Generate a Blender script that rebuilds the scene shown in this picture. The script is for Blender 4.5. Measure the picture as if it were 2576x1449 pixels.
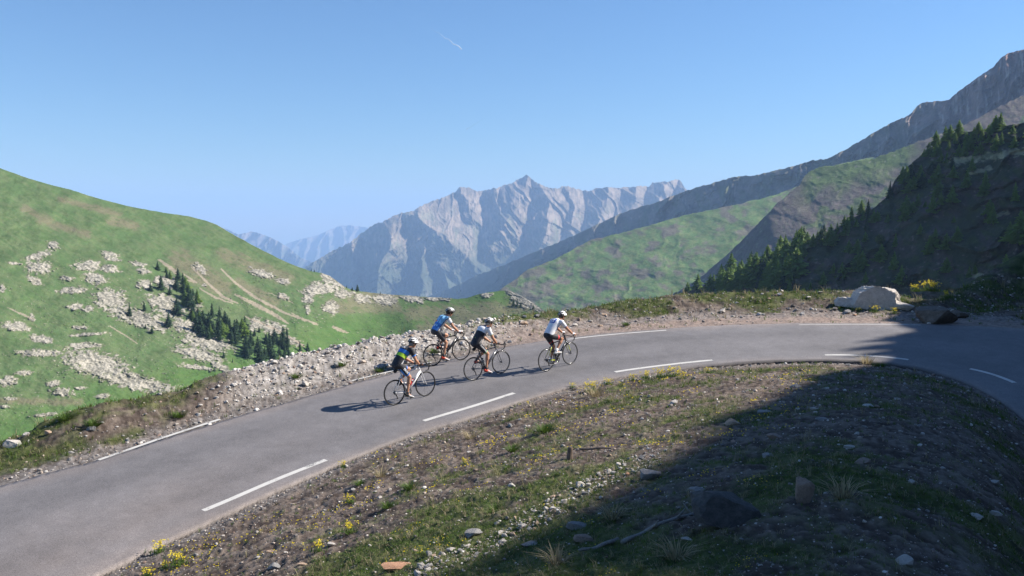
import bpy, bmesh, math, random
import numpy as np
from mathutils import Vector, Matrix
from mathutils.bvhtree import BVHTree

random.seed(7)
rng = np.random.default_rng(11)
R = math.radians
sc = bpy.context.scene
for o in list(bpy.data.objects):
    bpy.data.objects.remove(o)
C = sc.collection

# ------------------------------------------------------------------ camera, sky, sun, exposure
HFOV = R(63.0)
PW, PH = 2576.0, 1449.0                      # units in which positions were read off the photograph
FD = PW / 2 / math.tan(HFOV / 2)
HOR = 566.0
PITCH = math.atan((PH / 2 - HOR) / FD)
cam_d = bpy.data.cameras.new('camera')
cam = bpy.data.objects.new('camera', cam_d)
C.objects.link(cam)
cam_d.sensor_width = 36
cam_d.lens = 18 / math.tan(HFOV / 2)
cam_d.clip_start = 0.1
cam_d.clip_end = 80000
cam.location = (0, 0, 0)
cam.rotation_euler = (math.pi / 2 - PITCH, 0, 0)
sc.camera = cam

SUN_EL, SUN_AZ = R(37.5), R(12.0)            # azimuth measured from +x towards +y
SUN = np.array([math.cos(SUN_EL) * math.cos(SUN_AZ), math.cos(SUN_EL) * math.sin(SUN_AZ), math.sin(SUN_EL)])
world = bpy.data.worlds.new('World')
sc.world = world
world.use_nodes = True
wn = world.node_tree
for n in list(wn.nodes):
    wn.nodes.remove(n)
w_sky = wn.nodes.new('ShaderNodeTexSky')
w_sky.sky_type = 'NISHITA'
w_sky.sun_disc = False
w_sky.sun_elevation = SUN_EL
w_sky.sun_rotation = math.pi / 2 - SUN_AZ
w_sky.altitude = 1800
w_sky.air_density = 1.5
w_sky.dust_density = 0.0
w_sky.ozone_density = 10
w_bg = wn.nodes.new('ShaderNodeBackground')
w_bg.inputs['Strength'].default_value = 0.068
w_out = wn.nodes.new('ShaderNodeOutputWorld')
wn.links.new(w_sky.outputs[0], w_bg.inputs['Color'])
wn.links.new(w_bg.outputs[0], w_out.inputs['Surface'])

sun_d = bpy.data.lights.new('sun', 'SUN')
sun_d.energy = 5.0
sun_d.angle = R(0.5)
sun_d.color = (1.0, 0.93, 0.84)
sun = bpy.data.objects.new('sun', sun_d)
C.objects.link(sun)
sun.rotation_euler = Vector(SUN).to_track_quat('Z', 'Y').to_euler()

sc.view_settings.view_transform = 'Standard'
sc.view_settings.look = 'None'
sc.view_settings.exposure = 1.02
sc.view_settings.gamma = 1
sc.view_settings.use_curve_mapping = False
sc.cycles.use_denoising = True
sc.cycles.max_bounces = 6
sc.cycles.volume_bounces = 1
sc.cycles.diffuse_bounces = 3
sc.cycles.transparent_max_bounces = 6

# ------------------------------------------------------------------ numeric helpers
_perm = np.random.default_rng(3).permutation(256)
_perm = np.concatenate([_perm, _perm, _perm])
_ga = np.random.default_rng(4).random(256) * 2 * np.pi
_gx, _gy = np.cos(_ga), np.sin(_ga)

def noise(x, y):
    x = np.asarray(x, float); y = np.asarray(y, float)
    xi = np.floor(x).astype(int); yi = np.floor(y).astype(int)
    xf = x - xi; yf = y - yi
    u = xf * xf * xf * (xf * (xf * 6 - 15) + 10); v = yf * yf * yf * (yf * (yf * 6 - 15) + 10)
    def g(ix, iy, dx, dy):
        h = _perm[(_perm[ix & 255] + iy) & 255]
        return _gx[h] * dx + _gy[h] * dy
    a = g(xi, yi, xf, yf); b = g(xi + 1, yi, xf - 1, yf)
    c = g(xi, yi + 1, xf, yf - 1); d = g(xi + 1, yi + 1, xf - 1, yf - 1)
    return ((a + (b - a) * u) * (1 - v) + (c + (d - c) * u) * v) * 1.5

def fbm(x, y, oct=5, gain=0.5, lac=2.03):
    s = 0; a = 1; n = 0
    for k in range(oct):
        s = s + a * noise(x + 17.3 * k, y - 9.1 * k); n += a
        x = x * lac; y = y * lac; a *= gain
    return s / n

def ridged(x, y, oct=5, gain=0.5, lac=2.03):
    s = 0; a = 1; n = 0; w = 1.0
    for k in range(oct):
        q = 1 - np.abs(noise(x + 7.7 * k, y + 3.3 * k)) * 1.6
        q = np.clip(q, 0, 1) ** 2 * w
        w = np.clip(q * 1.6, 0, 1)
        s = s + a * q; n += a
        x = x * lac; y = y * lac; a *= gain
    return s / n

def sstep(a, b, x):
    t = np.clip((x - a) / (b - a), 0, 1)
    return t * t * (3 - 2 * t)

def ray(px, py):
    """direction through a picture point, scaled to unit horizontal length"""
    px = np.asarray(px, float); py = np.asarray(py, float)
    x = (px - PW / 2) / FD; y = -(py - PH / 2) / FD
    c, s = math.cos(PITCH), math.sin(PITCH)
    X = x; Y = c + y * s; Z = -s + y * c
    h = np.hypot(X, Y)
    return np.stack([X / h, Y / h, Z / h], -1)

def to_px(P):
    """picture point (same units) of world points"""
    P = np.asarray(P, float)
    c, s = math.cos(PITCH), math.sin(PITCH)
    dpt = P[..., 1] * c - P[..., 2] * s
    up = P[..., 1] * s + P[..., 2] * c
    return PW / 2 + FD * P[..., 0] / dpt, PH / 2 - FD * up / dpt

def poly(pts):
    a = np.array(pts, float)
    return a[:, 0], a[:, 1]

def smooth_arr(a, n):
    k = np.hanning(2 * n + 3)[1:-1]; k /= k.sum()
    p = np.pad(a, n, mode='edge')
    return np.convolve(p, k, mode='valid')

# ------------------------------------------------------------------ object helpers
def tag(o, label=None, cat=None, group=None, kind=None):
    if label: o['label'] = label
    if cat: o['category'] = cat
    if group: o['group'] = group
    if kind: o['kind'] = kind
    return o

def empty(name, loc=(0, 0, 0), rot=(0, 0, 0)):
    o = bpy.data.objects.new(name, None)
    C.objects.link(o)
    o.location = loc; o.rotation_euler = rot
    o.empty_display_size = 0.3
    return o

def link_mesh(name, me, mats=None, parent=None):
    o = bpy.data.objects.new(name, me)
    C.objects.link(o)
    if mats is not None:
        for m in (mats if isinstance(mats, (list, tuple)) else [mats]):
            me.materials.append(m)
    if parent is not None:
        o.parent = parent
    return o

def np_mesh(name, V, F, smooth=True, col=None, mat_idx=None):
    """V (n,3) ; F (m,k) int array with constant k"""
    me = bpy.data.meshes.new(name)
    V = np.ascontiguousarray(V, np.float32); F = np.ascontiguousarray(F, np.int32)
    m, k = F.shape
    me.vertices.add(len(V)); me.vertices.foreach_set('co', V.ravel())
    me.loops.add(m * k); me.loops.foreach_set('vertex_index', F.ravel())
    me.polygons.add(m)
    me.polygons.foreach_set('loop_start', np.arange(0, m * k, k, dtype=np.int32))
    me.polygons.foreach_set('loop_total', np.full(m, k, np.int32))
    me.polygons.foreach_set('use_smooth', np.full(m, smooth, bool))
    if mat_idx is not None:
        me.polygons.foreach_set('material_index', np.ascontiguousarray(mat_idx, np.int32))
    me.update(calc_edges=True)
    me.validate()
    if col is not None:
        at = me.color_attributes.new('col', 'FLOAT_COLOR', 'POINT')
        c4 = np.ones((len(V), 4), np.float32); c4[:, :3] = col
        at.data.foreach_set('color', c4.ravel())
    return me

def grid_faces(nr, nc):
    i = np.arange((nr - 1) * (nc - 1)); r = i // (nc - 1); c = i % (nc - 1)
    a = r * nc + c
    return np.stack([a, a + 1, a + nc + 1, a + nc], 1)

# ------------------------------------------------------------------ materials
def new_mat(name):
    m = bpy.data.materials.new(name); m.use_nodes = True
    nt = m.node_tree
    for n in list(nt.nodes): nt.nodes.remove(n)
    o = nt.nodes.new('ShaderNodeOutputMaterial')
    b = nt.nodes.new('ShaderNodeBsdfPrincipled')
    nt.links.new(b.outputs[0], o.inputs[0])
    return m, nt, b

def _noise(nt, scale, detail=6, rough=0.6, coord=None, dist=0.0):
    n = nt.nodes.new('ShaderNodeTexNoise')
    n.inputs['Scale'].default_value = scale; n.inputs['Detail'].default_value = detail
    n.inputs['Roughness'].default_value = rough; n.inputs['Distortion'].default_value = dist
    if coord is not None: nt.links.new(coord, n.inputs['Vector'])
    return n

def _ramp(nt, fac, stops):
    r = nt.nodes.new('ShaderNodeValToRGB')
    e = r.color_ramp.elements
    while len(e) < len(stops): e.new(0.5)
    for k, (p, c) in enumerate(stops):
        e[k].position = p; e[k].color = (*c, 1) if len(c) == 3 else c
    nt.links.new(fac, r.inputs[0])
    return r

def _mix(nt, a, b, fac, mode='MIX'):
    m = nt.nodes.new('ShaderNodeMix'); m.data_type = 'RGBA'; m.blend_type = mode
    for s, v in ((m.inputs['Factor'], fac), (m.inputs['A'], a), (m.inputs['B'], b)):
        if hasattr(v, 'is_linked') or hasattr(v, 'links'): nt.links.new(v, s)
        elif isinstance(v, (int, float)): s.default_value = v
        else: s.default_value = (*v, 1) if len(v) == 3 else v
    return m.outputs['Result']

def simple_mat(name, col, rough=0.6, metal=0.0, var=0.12, scale=30.0, spec=0.4, coat=0.0, bump=0.0):
    """paint / fabric / skin with a little procedural variation"""
    m, nt, b = new_mat(name)
    tc = nt.nodes.new('ShaderNodeTexCoord')
    n = _noise(nt, scale, 4, 0.6, tc.outputs['Object'])
    lo = tuple(c * (1 - var) for c in col); hi = tuple(min(1, c * (1 + var)) for c in col)
    r = _ramp(nt, n.outputs[0], [(0.3, lo), (0.7, hi)])
    nt.links.new(r.outputs[0], b.inputs['Base Color'])
    b.inputs['Roughness'].default_value = rough
    b.inputs['Metallic'].default_value = metal
    b.inputs['Specular IOR Level'].default_value = spec
    if coat: b.inputs['Coat Weight'].default_value = coat
    if bump:
        bp = nt.nodes.new('ShaderNodeBump'); bp.inputs['Strength'].default_value = bump
        bp.inputs['Distance'].default_value = 0.01
        nt.links.new(n.outputs[0], bp.inputs['Height']); nt.links.new(bp.outputs[0], b.inputs['Normal'])
    return m

def terrain_mat(name, scale, var=0.5, bump=0.6, dist=1.0, scale2=None, rough=0.95, speck=0.0):
    """vertex colour 'col' (grass / rock / earth mask baked where those lie, plus painted sunlight streaks on the right slope) broken up by noise"""
    m, nt, b = new_mat(name)
    at = nt.nodes.new('ShaderNodeAttribute'); at.attribute_name = 'col'
    tc = nt.nodes.new('ShaderNodeTexCoord')
    n1 = _noise(nt, scale, 8, 0.65, tc.outputs['Object'])
    n2 = _noise(nt, scale2 or scale * 6.3, 6, 0.7, tc.outputs['Object'])
    r1 = _ramp(nt, n1.outputs[0], [(0.3, (1 - var,) * 3), (0.7, (1 + var * .8,) * 3)])
    r2 = _ramp(nt, n2.outputs[0], [(0.3, (1 - var,) * 3), (0.72, (1 + var * .9,) * 3)])
    c = _mix(nt, at.outputs['Color'], r1.outputs[0], 1.0, 'MULTIPLY')
    c = _mix(nt, c, r2.outputs[0], 0.8, 'MULTIPLY')
    nt.links.new(c, b.inputs['Base Color'])
    b.inputs['Roughness'].default_value = rough
    b.inputs['Specular IOR Level'].default_value = 0.1
    bp = nt.nodes.new('ShaderNodeBump'); bp.inputs['Strength'].default_value = bump
    bp.inputs['Distance'].default_value = dist
    nt.links.new(n2.outputs[0], bp.inputs['Height']); nt.links.new(bp.outputs[0], b.inputs['Normal'])
    return m
# ================================================================== distant terrain
def plane_rng(hx, hy, slope, px, py, r0):
    l = math.hypot(hx, hy); a = R(slope)
    n = np.array([hx / l * math.sin(a), hy / l * math.sin(a), math.cos(a)])
    d = float(ray(px, py) @ n) * r0
    def f(x, y):
        q = ray(x, y) @ n
        return d / np.minimum(q, -0.02)
    return f

def smin(a, b, k):
    h = np.clip(0.5 + 0.5 * (b - a) / k, 0, 1)
    return b + (a - b) * h - k * h * (1 - h)

def smax(a, b, k):
    return -smin(-a, -b, k)

def seg_dist(px, py, pts, sy=1.0):
    """distance to a polyline and the height given at its points, interpolated"""
    best = np.full(px.shape, 1e9); hh = np.zeros(px.shape)
    for (x0, y0, h0), (x1, y1, h1) in zip(pts[:-1], pts[1:]):
        dx, dy = x1 - x0, (y1 - y0) * sy
        t = np.clip(((px - x0) * dx + (py - y0) * sy * dy) / (dx * dx + dy * dy), 0, 1)
        d = np.hypot(px - x0 - t * dx, (py - y0) * sy - t * dy)
        m = d < best
        best = np.where(m, d, best); hh = np.where(m, h0 + (h1 - h0) * t, hh)
    return best, hh

def patch(name, sky, bot, step, frange, fcol, mat, back=(6, 60, 0.6), jag=(0, 20), label=None):
    sx, sy = poly(sky); bx, by = poly(bot)
    x0, x1 = sx[0], sx[-1]
    xs = np.arange(x0, x1 + step * .5, step)
    ys = np.interp(xs, sx, sy); yb = np.interp(xs, bx, by)
    if len(xs) > 40: ys = smooth_arr(ys, max(1, int(6 / step)))
    ys = ys + jag[0] * fbm(xs / jag[1], xs * 0 + 5.5, 4)
    nv = int(max(8, (yb - ys).max() / step))
    t = np.linspace(0, 1, nv)[:, None]
    X = np.broadcast_to(xs[None], (nv, len(xs))).copy()
    Y = yb[None] + (ys - yb)[None] * t
    r = frange(X, Y)
    P = ray(X, Y) * r[..., None]
    col = fcol(X, Y, P)
    # the far side of the crest falls away again
    nb, bd, bs = back
    hdir = ray(xs, ys) * [1, 1, 0]
    rows = [P]; cols = [col]
    for k in range(1, nb + 1):
        q = (k / nb) ** 1.5 * bd
        rows.append((P[-1] + hdir * q - np.array([0, 0, 1]) * q * bs * min(1, .3 + k / nb))[None]); cols.append(col[-1:])
    V = np.concatenate(rows, 0); CC = np.concatenate(cols, 0)
    me = np_mesh(name, V.reshape(-1, 3), grid_faces(V.shape[0], V.shape[1]), True, CC.reshape(-1, 3))
    o = link_mesh(name, me, mat)
    tag(o, label, None, None, 'structure')
    return o

def lerp3(a, b, t):
    return np.asarray(a) + (np.asarray(b) - np.asarray(a)) * t[..., None]

GRASS = (0.075, 0.135, 0.028); GRASS2 = (0.105, 0.155, 0.045); ROCK = (0.36, 0.315, 0.25); EARTH = (0.19, 0.15, 0.12)

# ---- far mountain chain -------------------------------------------------
_m3 = plane_rng(0, -1, 36, 1300, 600, 7000)
SP3 = [
    [(1010, 535, 330), (1045, 545, 420), (1120, 600, 380), (1170, 642, 300), (1225, 690, 150)],
    [(1010, 535, 330), (985, 600, 420), (955, 680, 330), (940, 760, 260)],
    [(1045, 545, 380), (1060, 640, 300), (1065, 760, 260)],
    [(1085, 590, 300), (1120, 690, 250), (1140, 760, 200)],
    [(880, 610, 150), (890, 680, 220), (870, 760, 200)],
    [(1325, 440, 260), (1318, 490, 280), (1285, 550, 320), (1240, 610, 260), (1200, 665, 150)],
    [(1165, 470, 220), (1190, 540, 200), (1215, 600, 90)],
    [(1240, 475, 200), (1250, 540, 150)],
    [(1325, 440, 260), (1385, 510, 330), (1375, 580, 370), (1350, 680, 300)],
    [(1430, 468, 200), (1440, 560, 260), (1420, 650, 240)],
    [(1530, 470, 250), (1510, 550, 260), (1470, 640, 250)],
    [(1600, 468, 200), (1580, 540, 240), (1540, 600, 240)],
    [(1680, 455, 250), (1655, 520, 220), (1620, 580, 200)],
    [(1726, 470, 250), (1710, 540, 200)],
]
def rng3(X, Y):
    wx = X + 22 * fbm(X / 60, Y / 80, 3) ; wy = Y + 10 * fbm(X / 50 + 9, Y / 50, 3)
    rel = np.zeros(X.shape)
    for s in SP3:
        d, h = seg_dist(wx, wy, s, 0.45)
        rel = np.maximum(rel, h * 1.25 - d * 5.2)
    g = ridged((X + 1.0 * (Y - 600) * np.sign(1180 - X) * sstep(0, 120, np.abs(X - 1180))) / 46 + 0.9 * fbm(X / 80, Y / 80, 2), Y / 150 + .4 * fbm(X / 50, Y / 50, 2), 5, 0.5)
    g2 = ridged((X - .4 * Y) / 14 + fbm(X / 25, Y / 25, 3), Y / 42 + 4, 4, 0.6)
    fade = sstep(0, 25, Y - 452) * .8 + .2
    return _m3(X, Y) - rel - 60 * g * fade - 16 * g2 - 5 * fbm(X / 4, Y / 6, 3)
def col3(X, Y, P):
    n = fbm(X / 35, Y / 35, 5); h = sstep(560, 700, Y + 60 * n + 25 * fbm(X / 9, Y / 30, 3))
    c = lerp3((0.285, 0.225, 0.165), (0.165, 0.135, 0.10), sstep(-.3, .3, n + fbm(X / 7, Y / 20, 4)))
    green = sstep(.0, .35, fbm(X / 22 + 3, Y / 40, 4)) * sstep(500, 560, Y) * .6
    c = lerp3(c, (0.16, 0.17, 0.10), green)
    c = lerp3(c, (0.06, 0.08, 0.05), h * .85)
    streak = sstep(.25, .5, fbm(X / 6, Y / 26, 4)) * sstep(610, 660, Y)
    return lerp3(c, (0.26, 0.23, 0.20), streak * .55)
mat_far = terrain_mat('far rock', 0.004, 0.22, 0.4, 30, 0.02)
patch('mountain', [(690, 745), (740, 690), (780, 665), (820, 640), (880, 610), (935, 568), (975, 552), (1010, 535), (1040, 531), (1065, 515), (1090, 505), (1115, 497),
      (1130, 490), (1146, 482), (1152, 474), (1165, 470), (1180, 473), (1197, 481), (1215, 480), (1230, 475), (1250, 474), (1270, 466), (1285, 461), (1300, 452), (1313, 446),
      (1325, 439), (1337, 449), (1350, 459), (1375, 471), (1400, 475), (1415, 470), (1430, 468), (1445, 475), (1470, 478), (1480, 482), (1500, 474), (1530, 470),
      (1560, 473), (1600, 468), (1636, 468), (1640, 459), (1680, 457), (1700, 452), (1712, 453), (1726, 478), (1760, 500), (1850, 560), (1950, 600)],
      [(690, 800), (1950, 800)], 1.25, rng3, col3, mat_far, (6, 900, .9), (5, 7), 'far chain of bare grey peaks with a pointed summit behind the valley')

def rng4(base):
    def f(X, Y):
        return base(X, Y) - 420 * ridged(X / 30 + .4 * Y / 30, Y / 70, 5)
    return f
def col4(X, Y, P):
    return lerp3((0.22, 0.19, 0.17), (0.10, 0.11, 0.08), sstep(-.2, .3, fbm(X / 20, Y / 20, 4) + (Y - 620) / 150))
patch('mountain', [(520, 560), (570, 577), (600, 590), (620, 585), (635, 582), (660, 590), (700, 606), (730, 627), (760, 650), (800, 664), (860, 690)], [(520, 780), (860, 780)], 2, rng4(plane_rng(.1, -1, 33, 700, 650, 12000)),
      col4, mat_far, (5, 1500, .8), (3, 10), 'hazy blue peak just right of the green hillside')
patch('mountain', [(680, 660), (720, 613), (760, 600), (800, 592), (830, 577), (860, 567), (890, 567), (925, 573), (980, 590), (1060, 640)], [(680, 780), (1060, 780)], 2, rng4(plane_rng(0, -1, 30, 860, 600, 17000)),
      col4, mat_far, (5, 2500, .8), (2, 14), 'faintest blue dome shaped mountain on the horizon left of the grey peaks')

# ---- shaded ridge climbing to the right edge ----------------------------
_m2b = plane_rng(-.98, -.196, 48, 1900, 440, 2600)
def rng2b(X, Y):
    b = _m2b(X, Y)
    s = b / 2600
    slopeline = X * .9 + Y * .5
    g = ridged(slopeline / 70 + .5 * fbm(X / 80, Y / 80, 2), (Y - X * .35) / 230, 6, .55)
    cliff = sstep(2280, 2420, X) * sstep(-330, -180, 0 - (Y + (X - 2576) * .35)) 
    cg = ridged(X / 28 + .4 * fbm(X / 40, Y / 40, 2), Y / 150, 5, .6)
    return b - s * (130 * g + 14 * fbm(X / 12, Y / 12, 4)) - cliff * 40 * cg
def col2b(X, Y, P):
    n = fbm(X / 40, Y / 40, 5)
    c = lerp3((0.115, 0.115, 0.085), (0.17, 0.145, 0.125), sstep(-.25, .25, n))
    cl = sstep(2250, 2420, X + 100 * n) * sstep(0, 40, 395 - (X - 2300) * .12 - Y + 15 * n)
    c = lerp3(c, lerp3((0.20, 0.125, 0.10), (0.40, 0.31, 0.25), sstep(.08, .4, fbm(X / 11, (Y + .3 * X) / 60, 4))), cl)
    pal = sstep(.28, .5, fbm(X / 9 + 8, (Y - .4 * X) / 40, 4))
    c = lerp3(c, (0.34, 0.29, 0.25), pal * .6)
    low = sstep(600, 700, Y + 30 * n)
    c = lerp3(c, (0.085, 0.115, 0.05), sstep(.05, .35, fbm(X / 26 + 9, (Y - .45 * X) / 60, 4)) * sstep(2300, 2100, X) * .6)
    return lerp3(c, (0.05, 0.065, 0.04), low * .8)
mat_mid = terrain_mat('ridge rock', 0.012, 0.3, 0.5, 8, 0.07)
patch('hills', [(1040, 752), (1080, 745), (1130, 727), (1200, 692), (1265, 668), (1330, 640), (1390, 615), (1450, 590), (1500, 565), (1560, 538), (1610, 520), (1650, 510), (1700, 490), (1726, 480), (1800, 458), (1860, 443),
      (1900, 441), (1960, 427), (2020, 411), (2045, 403), (2080, 400), (2110, 385), (2145, 366), (2180, 345), (2240, 310), (2285, 290), (2300, 276), (2318, 258), (2350, 256), (2385, 252), (2400, 238), (2440, 208),
      (2500, 167), (2515, 148), (2535, 134), (2576, 124), (2650, 100), (2780, 60), (2900, 50)],
      [(1040, 800), (1500, 800), (1700, 700), (2000, 560), (2500, 420), (2900, 420)], 2, rng2b, col2b, mat_mid, (6, 700, .8), (3.5, 13), 'long shaded ridge climbing to a reddish cliff at the right')

# ---- green basin beyond the valley --------------------------------------
_m2c = plane_rng(-.6, -.8, 21, 1600, 650, 1600)
def rng2c(X, Y):
    q = (X * .45 + Y); w = fbm(X / 120, Y / 90, 3)
    g = ridged(X / 150 + w, q / 75 + .8 * w, 5, .5)
    g2 = ridged((X - Y) / 60, q / 34 + w, 4, .5)
    return _m2c(X, Y) - 7 * g - 1.5 * g2 - 17 * fbm((X + 1.3 * Y) / 210, (Y - .35 * X) / 75, 5) - .6 * fbm(X / 12, Y / 9, 4)
def col2c(X, Y, P):
    n = fbm(X / 45, Y / 28, 5); n2 = fbm(X / 14, Y / 9, 4)
    c = lerp3((0.105, 0.175, 0.058), (0.15, 0.195, 0.075), sstep(-.2, .3, n2))
    br = sstep(.0, .34, n + .3 * fbm((X + 1.6 * Y) / 22, (Y - .3 * X) / 60, 4) + .22 * sstep(1420, 1300, X) + .1 * sstep(660, 720, Y)) 
    c = lerp3(c, (0.15, 0.125, 0.105), br * .85)
    return c
mat_hill = terrain_mat('valley grass', 0.03, 0.3, 0.5, 3, 0.2)
patch('hills', [(1140, 775), (1200, 757), (1240, 740), (1290, 706), (1330, 676), (1400, 650), (1450, 621), (1500, 600), (1550, 590), (1650, 561), (1750, 536), (1850, 515), (1900, 503), (1950, 491), (2020, 465), (2060, 430), (2120, 410), (2200, 396)],
      [(1140, 800), (1400, 830), (1750, 830), (2200, 700)], 2, rng2c, col2c, mat_hill, (5, 260, .6), (4, 30), 'bright green rolling basin beyond the valley')

# ---- spur with the dark left flank --------------------------------------
_m2d = plane_rng(-.9, -.43, 27, 2200, 500, 1000)
_m2e = plane_rng(-1, 0.05, 56, 1935, 555, 1050)
def rng2d(X, Y):
    w = fbm(X / 90, Y / 90, 3)
    a = _m2d(X, Y); e = _m2e(X + 14 * w, Y)
    r = smax(a, e, 25)
    g = ridged((X * .4 + Y) / 60 + w, (X - Y) / 160, 5)
    rough = sstep(-.1, .25, fbm(X / 60 + 5, Y / 45, 3))
    return r - 3.5 * g - 5.5 * fbm((X + .8 * Y) / 110, (Y - .4 * X) / 50, 4) - (.3 + 1.3 * rough) * fbm(X / 9, Y / 9, 4)
def col2d(X, Y, P):
    n = fbm(X / 55 + 2, Y / 40, 5); n2 = fbm(X / 12, Y / 9, 4)
    dy = Y - np.interp(X, [2010, 2085, 2200, 2310, 2400, 2576], [466, 418, 397, 356, 326, 238]) + 55 * n
    gr = np.maximum(sstep(78, 30, dy) * sstep(2330, 2270, X + 40 * n), sstep(22, 8, np.abs(dy - 112 - (2200 - X) * .1)) * .8) * sstep(1985, 2050, X + 30 * n)
    gr = np.maximum(gr, .25 * sstep(.0, .3, n2))
    c = lerp3((0.155, 0.128, 0.112), (0.115, 0.165, 0.058), gr)
    c = lerp3(c, (0.075, 0.07, 0.06), sstep(.34, .46, fbm(X / 7 + 3, Y / 5, 3)) * .7)
    return lerp3(c, (0.30, 0.26, 0.22), sstep(.3, .45, n2) * .5)
patch('hills', [(1600, 800), (1660, 760), (1700, 736), (1760, 700), (1830, 640), (1880, 590), (1915, 555), (1960, 507), (2010, 466), (2025, 440), (2050, 424), (2085, 418), (2120, 412), (2200, 397), (2260, 378), (2310, 356), (2360, 340), (2400, 326),
      (2450, 302), (2500, 276), (2576, 238), (2700, 180), (2900, 120)],
      [(1600, 840), (2000, 760), (2400, 620), (2900, 500)], 2, rng2d, col2d, mat_hill, (5, 200, .7), (4.5, 16), 'green and grey spur in front of the shaded ridge')

# ---- near wooded slope in shade at the right ----------------------------
_m2a = plane_rng(-1, -.05, 47, 1950, 680, 450)
def rng2a(X, Y):
    w = fbm(X / 120, Y / 100, 3)
    b = _m2a(X, Y)
    g = ridged((X * .5 + Y * .9) / 110 + .6 * w, (X - Y) / 260, 5, .5)
    t = (Y + .33 * X) / 46 + 1.1 * w
    ledge = (t - np.floor(t)); ledge = np.where(ledge < .8, ledge / .8, (1 - ledge) / .2)
    m = sstep(.0, .3, fbm(X / 150 + 3, Y / 100 + 1, 3) + .25 * sstep(2350, 2500, X))
    return b * (1 - .034 * g - .012 * ledge * m - .005 * fbm(X / 15, Y / 12, 4))
def col2a(X, Y, P):
    n = fbm(X / 60, Y / 50, 5); n2 = fbm(X / 16, Y / 9, 4)
    c = lerp3((0.040, 0.048, 0.028), (0.075, 0.060, 0.050), sstep(-.15, .25, n))
    c = lerp3(c, (0.20, 0.17, 0.14), sstep(.30, .44, n2 + .25 * n) * .6)
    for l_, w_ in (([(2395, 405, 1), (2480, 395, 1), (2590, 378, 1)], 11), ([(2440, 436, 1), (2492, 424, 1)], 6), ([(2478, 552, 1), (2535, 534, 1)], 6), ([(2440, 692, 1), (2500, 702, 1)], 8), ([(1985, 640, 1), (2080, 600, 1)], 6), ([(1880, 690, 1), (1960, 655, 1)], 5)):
        d_, _ = seg_dist(X, Y, l_); c = lerp3(c, (0.36, 0.33, 0.20), sstep(1.1, .4, d_ / w_ + 1.4 * n2) * .8)  # sunlight on the ledges painted in as pale streaks, the slope itself stays shaded
    return lerp3(c, (0.05, 0.065, 0.02), sstep(.1, .3, fbm(X / 30 + 7, Y / 20, 4)) * .7)
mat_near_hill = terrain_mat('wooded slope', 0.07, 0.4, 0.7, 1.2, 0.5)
SKY2A = [(1560, 800), (1640, 768), (1700, 745), (1760, 722), (1800, 703), (1850, 682), (1900, 655), (1950, 634), (2000, 618), (2050, 600), (2100, 578), (2150, 545), (2200, 522), (2235, 490), (2250, 455), (2275, 425), (2300, 405), (2330, 378),
      (2370, 352), (2400, 336), (2440, 330), (2500, 322), (2576, 308), (2700, 270), (2900, 230)]
patch('hills', SKY2A, [(1560, 860), (2200, 860), (2900, 900)], 2, rng2a, col2a, mat_near_hill, (5, 60, .6), (4, 22), 'dark wooded slope in shade at the right')

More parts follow.
